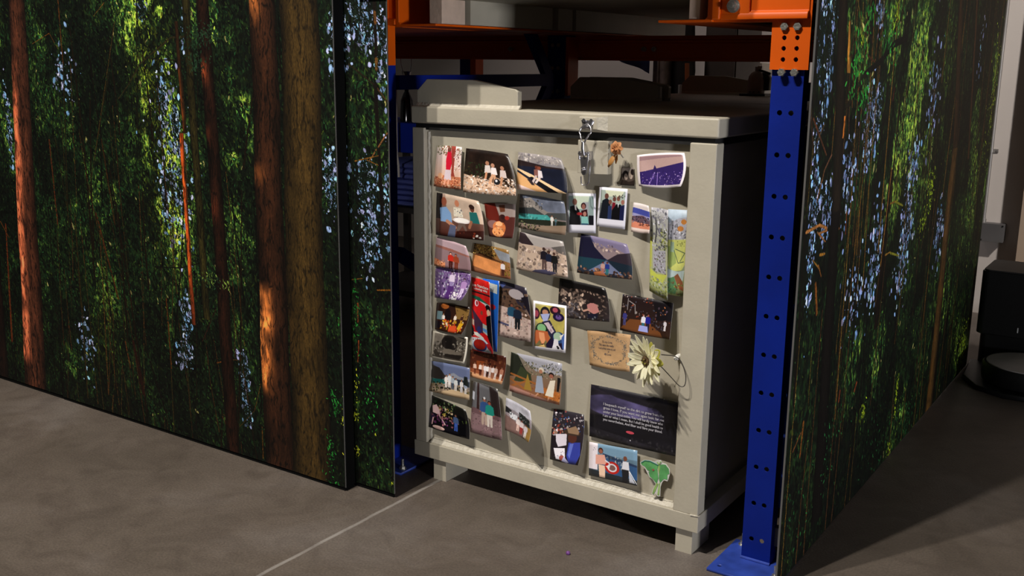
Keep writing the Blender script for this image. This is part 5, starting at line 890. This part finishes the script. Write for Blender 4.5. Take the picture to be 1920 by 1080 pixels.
# ---------------------------------------------------------------- things at the right: emptying dock, round floor robot, conduit and box
dk = tag(empty('charging_dock', (1.38, 2.32, 0)), 'tall black charging dock by the far wall', 'dock')
def rounded(x0, x1, y0, y1, r, n=5):
    P = []
    for cx, cy, a0 in ((x1 - r, y1 - r, 0), (x0 + r, y1 - r, 90), (x0 + r, y0 + r, 180), (x1 - r, y0 + r, 270)):
        for k in range(n + 1): a = math.radians(a0 + 90 * k / n); P.append((cx + r * math.cos(a), cy + r * math.sin(a)))
    return P
MB().prism(rounded(1.190, 1.42, 2.16, 2.44, .03), 2, .17, .432).build('dust_tower', PLASTIC, dk, bevel=.006)
MB().prism(rounded(1.190, 1.40, 2.27, 2.44, .03), 2, .0, .175).build('tower_foot', PLASTIC, dk, bevel=.004)
MB().prism(rounded(1.196, 1.414, 2.166, 2.434, .028), 2, .432, .437).build('tower_lid', mat('matte_black_lid', (.018, .016, .015), .6), dk)
MB().prism([(1.16, 2.30), (1.18, 2.04), (1.25, 1.92), (1.36, 1.86), (1.48, 1.87), (1.58, 1.96), (1.60, 2.30)], 2, .001, .022).build('ramp', PLASTIC, dk, bevel=.005)
MB().cyl((1.36, 2.159, .20), (0, -1, 0), .0, .001, 6, .0).box(1.345, 1.349, 2.156, 2.161, .195, .215).build('status_mark', mat('pale_mark', (.5, .5, .5), .5), dk)
RX, RY = 1.42, 2.06
rb = tag(empty('robot_vacuum', (RX, RY, .022)), 'round black robot vacuum with a grey top on its dock', 'vacuum')
MB().lathe((RX, RY, .0225), [(.150, 0), (.172, .010), (.175, .03), (.174, .070), (.168, .078)], 48).build('body', PLASTIC, rb, smooth=True)
MB().lathe((RX, RY, .100), [(.160, 0), (.159, .003), (.150, .004)], 48).build('top_cover', GREY_TOP, rb, smooth=True)
MB().lathe((RX + .02, RY + .02, .104), [(.030, 0), (.029, .004)], 24).build('lid_button', PLASTIC, rb, smooth=True)
MB().lathe((1.62, 1.93, .0), [(.02, 0), (.02, .01)], 8)

WY = 3.3
def wallp(px, py, y=WY): return un(px, py, 1, y)
a, b = wallp(1880, 0), wallp(1856, 420)
cd = tag(empty('wall_conduit', (b[0], WY, b[2])), 'thin grey metal conduit running down the white wall', 'conduit')
xx = (a[0] + b[0]) / 2
MB().cyl((xx, WY - .022, b[2] - .0), (0, 0, 1), .0095, 2.4, 12).build('pipe', CONDUIT, cd, smooth=True)
MB().cyl((xx, WY - .022, b[2] - .002), (0, 0, 1), .014, .03, 12).build('pipe_collar', CONDUIT, cd, smooth=True)
cz = wallp(1873, 283)[2]
MB().box(xx - .030, xx + .030, WY - .006, WY, cz - .009, cz + .009).cyl((xx, WY - .022, cz - .008), (0, 0, 1), .013, .016, 12).cyl((xx + .024, WY - .006, cz), (0, -1, 0), .005, .004, 8).build('pipe_clip', CONDUIT, cd, smooth=True)
a, b = wallp(1840, 418, WY - .06), wallp(1880, 455, WY - .06)
jb = tag(empty('junction_box', ((a[0] + b[0]) / 2, WY, b[2])), 'square grey junction box at the foot of the conduit', 'box')
MB().box(a[0], b[0], WY - .062, WY, b[2], a[2]).build('housing', GREYBOX, jb, bevel=.003)
MB().box(a[0] - .001, b[0] + .001, WY - .066, WY - .061, b[2] - .001, a[2] + .001).build('cover', GREYBOX, jb, bevel=.001)
for sx, sz in ((.93, .92), (.07, .08)):
    MB().cyl((a[0] + (b[0] - a[0]) * sx, WY - .066, b[2] + (a[2] - b[2]) * sz), (0, -1, 0), .004, .003, 8).build('screw', PLASTIC, jb)
_y = un(1919, 622, 1, 3.10)
YE = mat('yellow_plastic', (.65, .42, .03), .5)
yt = tag(empty('floor_sign', (_y[0] + .10, 3.05, 0)), 'yellow and white folding thing at the right edge', 'sign')
MB().prism([(_y[0] - .01, .0), (_y[0] + .05, _y[2] + .10), (_y[0] + .15, _y[2] + .10), (_y[0] + .22, 0)], 1, 3.00, 3.015).build('front_leg', YE, yt)
MB().prism([(_y[0] - .01, .0), (_y[0] + .05, _y[2] + .10), (_y[0] + .15, _y[2] + .10), (_y[0] + .22, 0)], 1, 3.10, 3.115).build('rear_leg', YE, yt)

# ---------------------------------------------------------------- things glimpsed behind the crates
DK = mat('dark_clutter', (.020, .017, .017), .6, var=.4, scale=9)
def on_floor_box(name, px0, px1, ytop, y, d, m, label, cat, kids=None, bev=.004):
    a_, b_ = un(px0, ytop, 1, y), un(px1, ytop, 1, y); t_ = tag(empty(name, ((a_[0] + b_[0]) / 2, y, 0)), label, cat)
    return t_, a_[0], b_[0], a_[2]
t_, x0, x1, z = on_floor_box('storage_cabinet', 1324, 1384, 60, 2.72, .3, DK, 'brown storage cabinet behind the rear crate', 'cabinet')
CAB = mat('brown_cabinet', (.085, .065, .055), .6); MB().box(x0, x1, 2.72, 3.05, .02, 1.62).build('carcass', CAB, t_, bevel=.004); MB().box(x0 + .006, x1 - .006, 2.706, 2.72, .04, 1.60).build('door', CAB, t_, bevel=.003)
t_, x0, x1, z = on_floor_box('wall_cabinet', 1397, 1424, 118, 3.1, .2, WALL, 'small beige box mounted on the wall behind the gas bottle', 'box')
t_.location = (x0, 3.3, 1.0); MB().box(x0, x1, 3.14, 3.298, un(1400, 165, 1, 3.14)[2], z).build('housing', mat('beige_box', (.42, .36, .30), .6), t_, bevel=.004); MB().box(x0 + .008, x1 - .008, 3.132, 3.14, un(1400, 160, 1, 3.14)[2], z - .01).build('cover', bpy.data.materials['beige_box'], t_, bevel=.002)
# bell shaped casing with a valve, standing on the rear crate's end
g0 = un(1417, 177, 1, 1.70); gb = tag(empty('gas_bottle', (g0[0], 1.70, ZT)), 'dull brown dome topped bottle with a valve behind the crates', 'bottle')
GB = mat('dull_brown_paint', (.36, .28, .25), .5)
MB().box(g0[0] - .045, g0[0] + .06, 1.64, 1.76, ZT + .0005, ZT + .009).build('base', PLASTIC, gb)
MB().lathe((g0[0], 1.70, ZT + .009), [(.0335, 0), (.034, .005), (.034, .050), (.031, .066), (.024, .078), (.013, .086), (.006, .088)], 24).build('shell', GB, gb, smooth=True)
MB().cyl((g0[0], 1.70, ZT + .095), (0, 0, 1), .009, .018, 12).box(g0[0] + .004, g0[0] + .022, 1.692, 1.708, ZT + .104, ZT + .116).build('valve', CONDUIT, gb, smooth=True)
MB().tube([(g0[0] + .01, 1.70, ZT + .100), (g0[0] + .035, 1.69, ZT + .094), (g0[0] + .06, 1.69, ZT + .086)], .005, 8).build('hose', PLASTIC, gb, smooth=True)
for s_ in (-.012, .004, .022): MB().cyl((g0[0] + s_, 1.70 - math.sqrt(.034 ** 2 - s_ ** 2) + .001, ZT + .016), (0, -1, 0), .003, .002, 8).build('bolt', PLASTIC, gb)
gcl = MB().lathe((g0[0] + .022, 1.72, ZT + .02), [(.001, 0), (.03, .002), (.032, .05), (.02, .07), (.001, .072)], 14)
gcl.build('side_casing', PLASTIC, gb, smooth=True)
# wrapped column, pipe, blue cloth behind
t_, x0, x1, z = on_floor_box('wrapped_column', 1226, 1249, 60, 2.5, .1, DK, 'plastic wrapped square column behind the crates', 'column')
PW = mat('cloudy_plastic', (.26, .20, .18), .35, var=.3, scale=22, bump=.8, bscale=18)
MB().box(x0, x1, 2.5, 2.6, 0, 1.8).build('core', PW, t_, bevel=.008, seg=3); MB().tube([(x0 + .02, 2.497, 0.9), (x0 + .035, 2.494, 1.15), (x0 + .02, 2.496, 1.8)], .006, 6).build('fold', PW, t_, smooth=True)
t_, x0, x1, z = on_floor_box('dark_sack', 1250, 1292, 60, 2.55, .1, DK, 'heap of dark wrapped goods standing behind the crates', 'bundle')
rg2 = random.Random(8); mb = MB()
prof = [(.055, 0), (.062, .3), (.058, .7), (.054, 1.0), (.060, 1.2), (.054, 1.5), (.03, 1.75)]
mb.lathe(((x0 + x1) / 2 , 2.62, 0), prof, 14); mb.v = [(a_ + rg2.uniform(-.008, .008), b_ + rg2.uniform(-.008, .008), c_) for a_, b_, c_ in mb.v]; mb.build('wrap', DK, t_, smooth=True)
MB().tube([(x1 + .02, 2.5, 1.02), (x1 + .027, 2.495, 1.15), (x1 + .02, 2.5, 1.24)], .012, 8).build('strap', mat('dull_orange_strap', (.30, .07, .01), .7), t_)
px_ = un(1275, 170, 1, 2.5); t_ = tag(MB().cyl((px_[0], 2.50, 0), (0, 0, 1), .010, 1.135, 12).build('white_pipe', mat('pale_pipe', (.34, .31, .30), .5), smooth=True), 'short pale upright pipe between the dark bundle and the rear crate', 'pipe')
a_ = un(1208, 118, 1, 2.46)
cl = MB(); V = []; F = []
for j in range(7):
    for i in range(9):
        u_ = i / 8; v_ = j / 6; V.append((a_[0] - .17 + .21 * u_, 2.46 + .02 * math.sin(9 * u_ + 2 * v_), 1.62 - .40 * v_ * (.90 + .18 * u_) ))
for j in range(6):
    for i in range(8): F.append((j * 9 + i, (j + 1) * 9 + i, (j + 1) * 9 + i + 1, j * 9 + i + 1))
o = cl.add(V, F).build('blue_cloth', mat('blue_fabric', (.07, .085, .28), .8), smooth=True); s = o.modifiers.new('s', 'SOLIDIFY'); s.thickness = .003
tag(o, 'blue cloth hanging down behind the orange rear beam', 'cloth')
# shelf with blue folded mats seen in the gap left of the crate
gx0, gx1 = -1.62, -.98; gy = 1.50
sh = tag(empty('steel_shelf', (-1.3, gy + .2, 0)), 'dark steel shelf unit in the gap left of the crate', 'shelf')
zt_ = un(757, 286, 1, gy)[2]; zb_ = un(757, 388, 1, gy)[2]; zp = un(757, 230, 1, gy)[2]
MB().box(gx0, gx1, gy, gy + .4, zb_ - .03, zb_ - .004).build('board', DK, sh)
MB().box(gx0, gx1, gy, gy + .4, .10, .13).build('board', DK, sh)
for x in (gx0, gx1 - .03):
    for y in (gy, gy + .37): MB().box(x, x + .03, y, y + .03, 0, zp).build('upright', DK, sh)
MB().box(gx0, gx1, gy - .01, gy + .4, zt_, zp).build('top_box', BLUE, sh, bevel=.004)
MM = mat('blue_quilt', (.10, .13, .42), .75, var=.35, scale=10, bump=.5, bscale=30); zz = zb_ - .004; N_ = 8; hgt = (un(757, 306, 1, gy)[2] - zb_) / N_
for k in range(N_):
    V = []; F = []; rg3 = random.Random(k); nn = 12
    for i in range(nn + 1):
        x = gx0 + .05 + (gx1 - gx0 - .10) * i / nn; dz = hgt * .15 * math.sin(i * 1.9 + k)
        V += [(x, gy + .03, zz + .002), (x, gy + .012, zz + hgt * .5 + dz * .4), (x, gy + .03, zz + hgt * .93 - abs(dz) * .3), (x, gy + .36, zz + hgt * .93 - abs(dz) * .3), (x, gy + .36, zz + .002)]
    for i in range(nn):
        for j in range(5): F.append((5 * i + j, 5 * i + (j + 1) % 5, 5 * (i + 1) + (j + 1) % 5, 5 * (i + 1) + j))
    F += [(4, 3, 2, 1, 0), tuple(5 * nn + j for j in range(5))]
    tag(MB().add(V, F).build('folded_blanket', MM, smooth=True), 'folded blue blanket, ' + ['bottom one', 'second from the bottom', 'third from the bottom', 'fourth from the bottom', 'fifth from the bottom', 'third from the top', 'second from the top', 'topmost one'][k] + ' of the stack left of the crate', 'blanket', 'folded blue blankets')
    zz += hgt
w0 = un(744, 288, 1, 1.44); w1 = un(748, 332, 1, 1.44)
tag(MB().tube([(w0[0], 1.44, w0[2] + .3), (w0[0], 1.44, w0[2]), ((w0[0] + w1[0]) / 2 + .004, 1.44, (w0[2] + w1[2]) / 2), (w1[0], 1.44, w1[2])], .006, 8).build('white_cable', mat('pale_cable', (.55, .52, .50), .5), smooth=True), 'pale cable hanging in front of the folded blue blankets', 'cable')
h0 = un(763, 205, 1, gy + .1); hk = tag(empty('lifting_hook', (h0[0], gy + .1, zp)), 'chrome lifting hook and shackle left of the crate lid', 'hook')
CX, CY = h0[0], gy + .1
MB().lathe((CX, CY, zp), [(.035, 0), (.035, .02), (.03, .10), (.018, .13), (.010, .145), (.012, .15)], 20).build('base', mat('dark_chrome', (.05, .05, .055), .15, .9), hk, smooth=True)
MB().lathe((CX, CY, zp + .150), [(.008, 0), (.014, .006), (.008, .014), (.014, .05), (.024, .085), (.026, .088)], 20).build('cup', CHROME, hk, smooth=True)
MB().tube([(CX - .024, CY, zp + .238), (CX - .034, CY, zp + .27), (CX - .036, CY, zp + .30)], .003, 6).tube([(CX + .024, CY, zp + .238), (CX + .030, CY, zp + .27), (CX + .032, CY, zp + .30)], .003, 6).build('shackle_arm', CHROME, hk, smooth=True)

# ---------------------------------------------------------------- small things on the floor
b0 = un(1065, 1037, 2, .004)
mb = MB().lathe((b0[0], b0[1], 0), [(.002, 0), (.005, .0015), (.0058, .005), (.004, .0085), (.001, .0098)], 12); tag(mb.build('bead', mat('purple_bead', (.16, .05, .24), .45), smooth=True), 'tiny purple bead on the concrete before the crate', 'bead')
b0 = un(808, 886, 2, .01)
tag(MB().lathe((b0[0] - .02, b0[1] + .06, 0), [(.004, 0), (.012, .003), (.013, .012), (.006, .018)], 10).build('cap', mat('lilac_cap', (.16, .14, .30), .4), smooth=True), 'small lilac cap on the floor beside the left crate foot', 'cap')
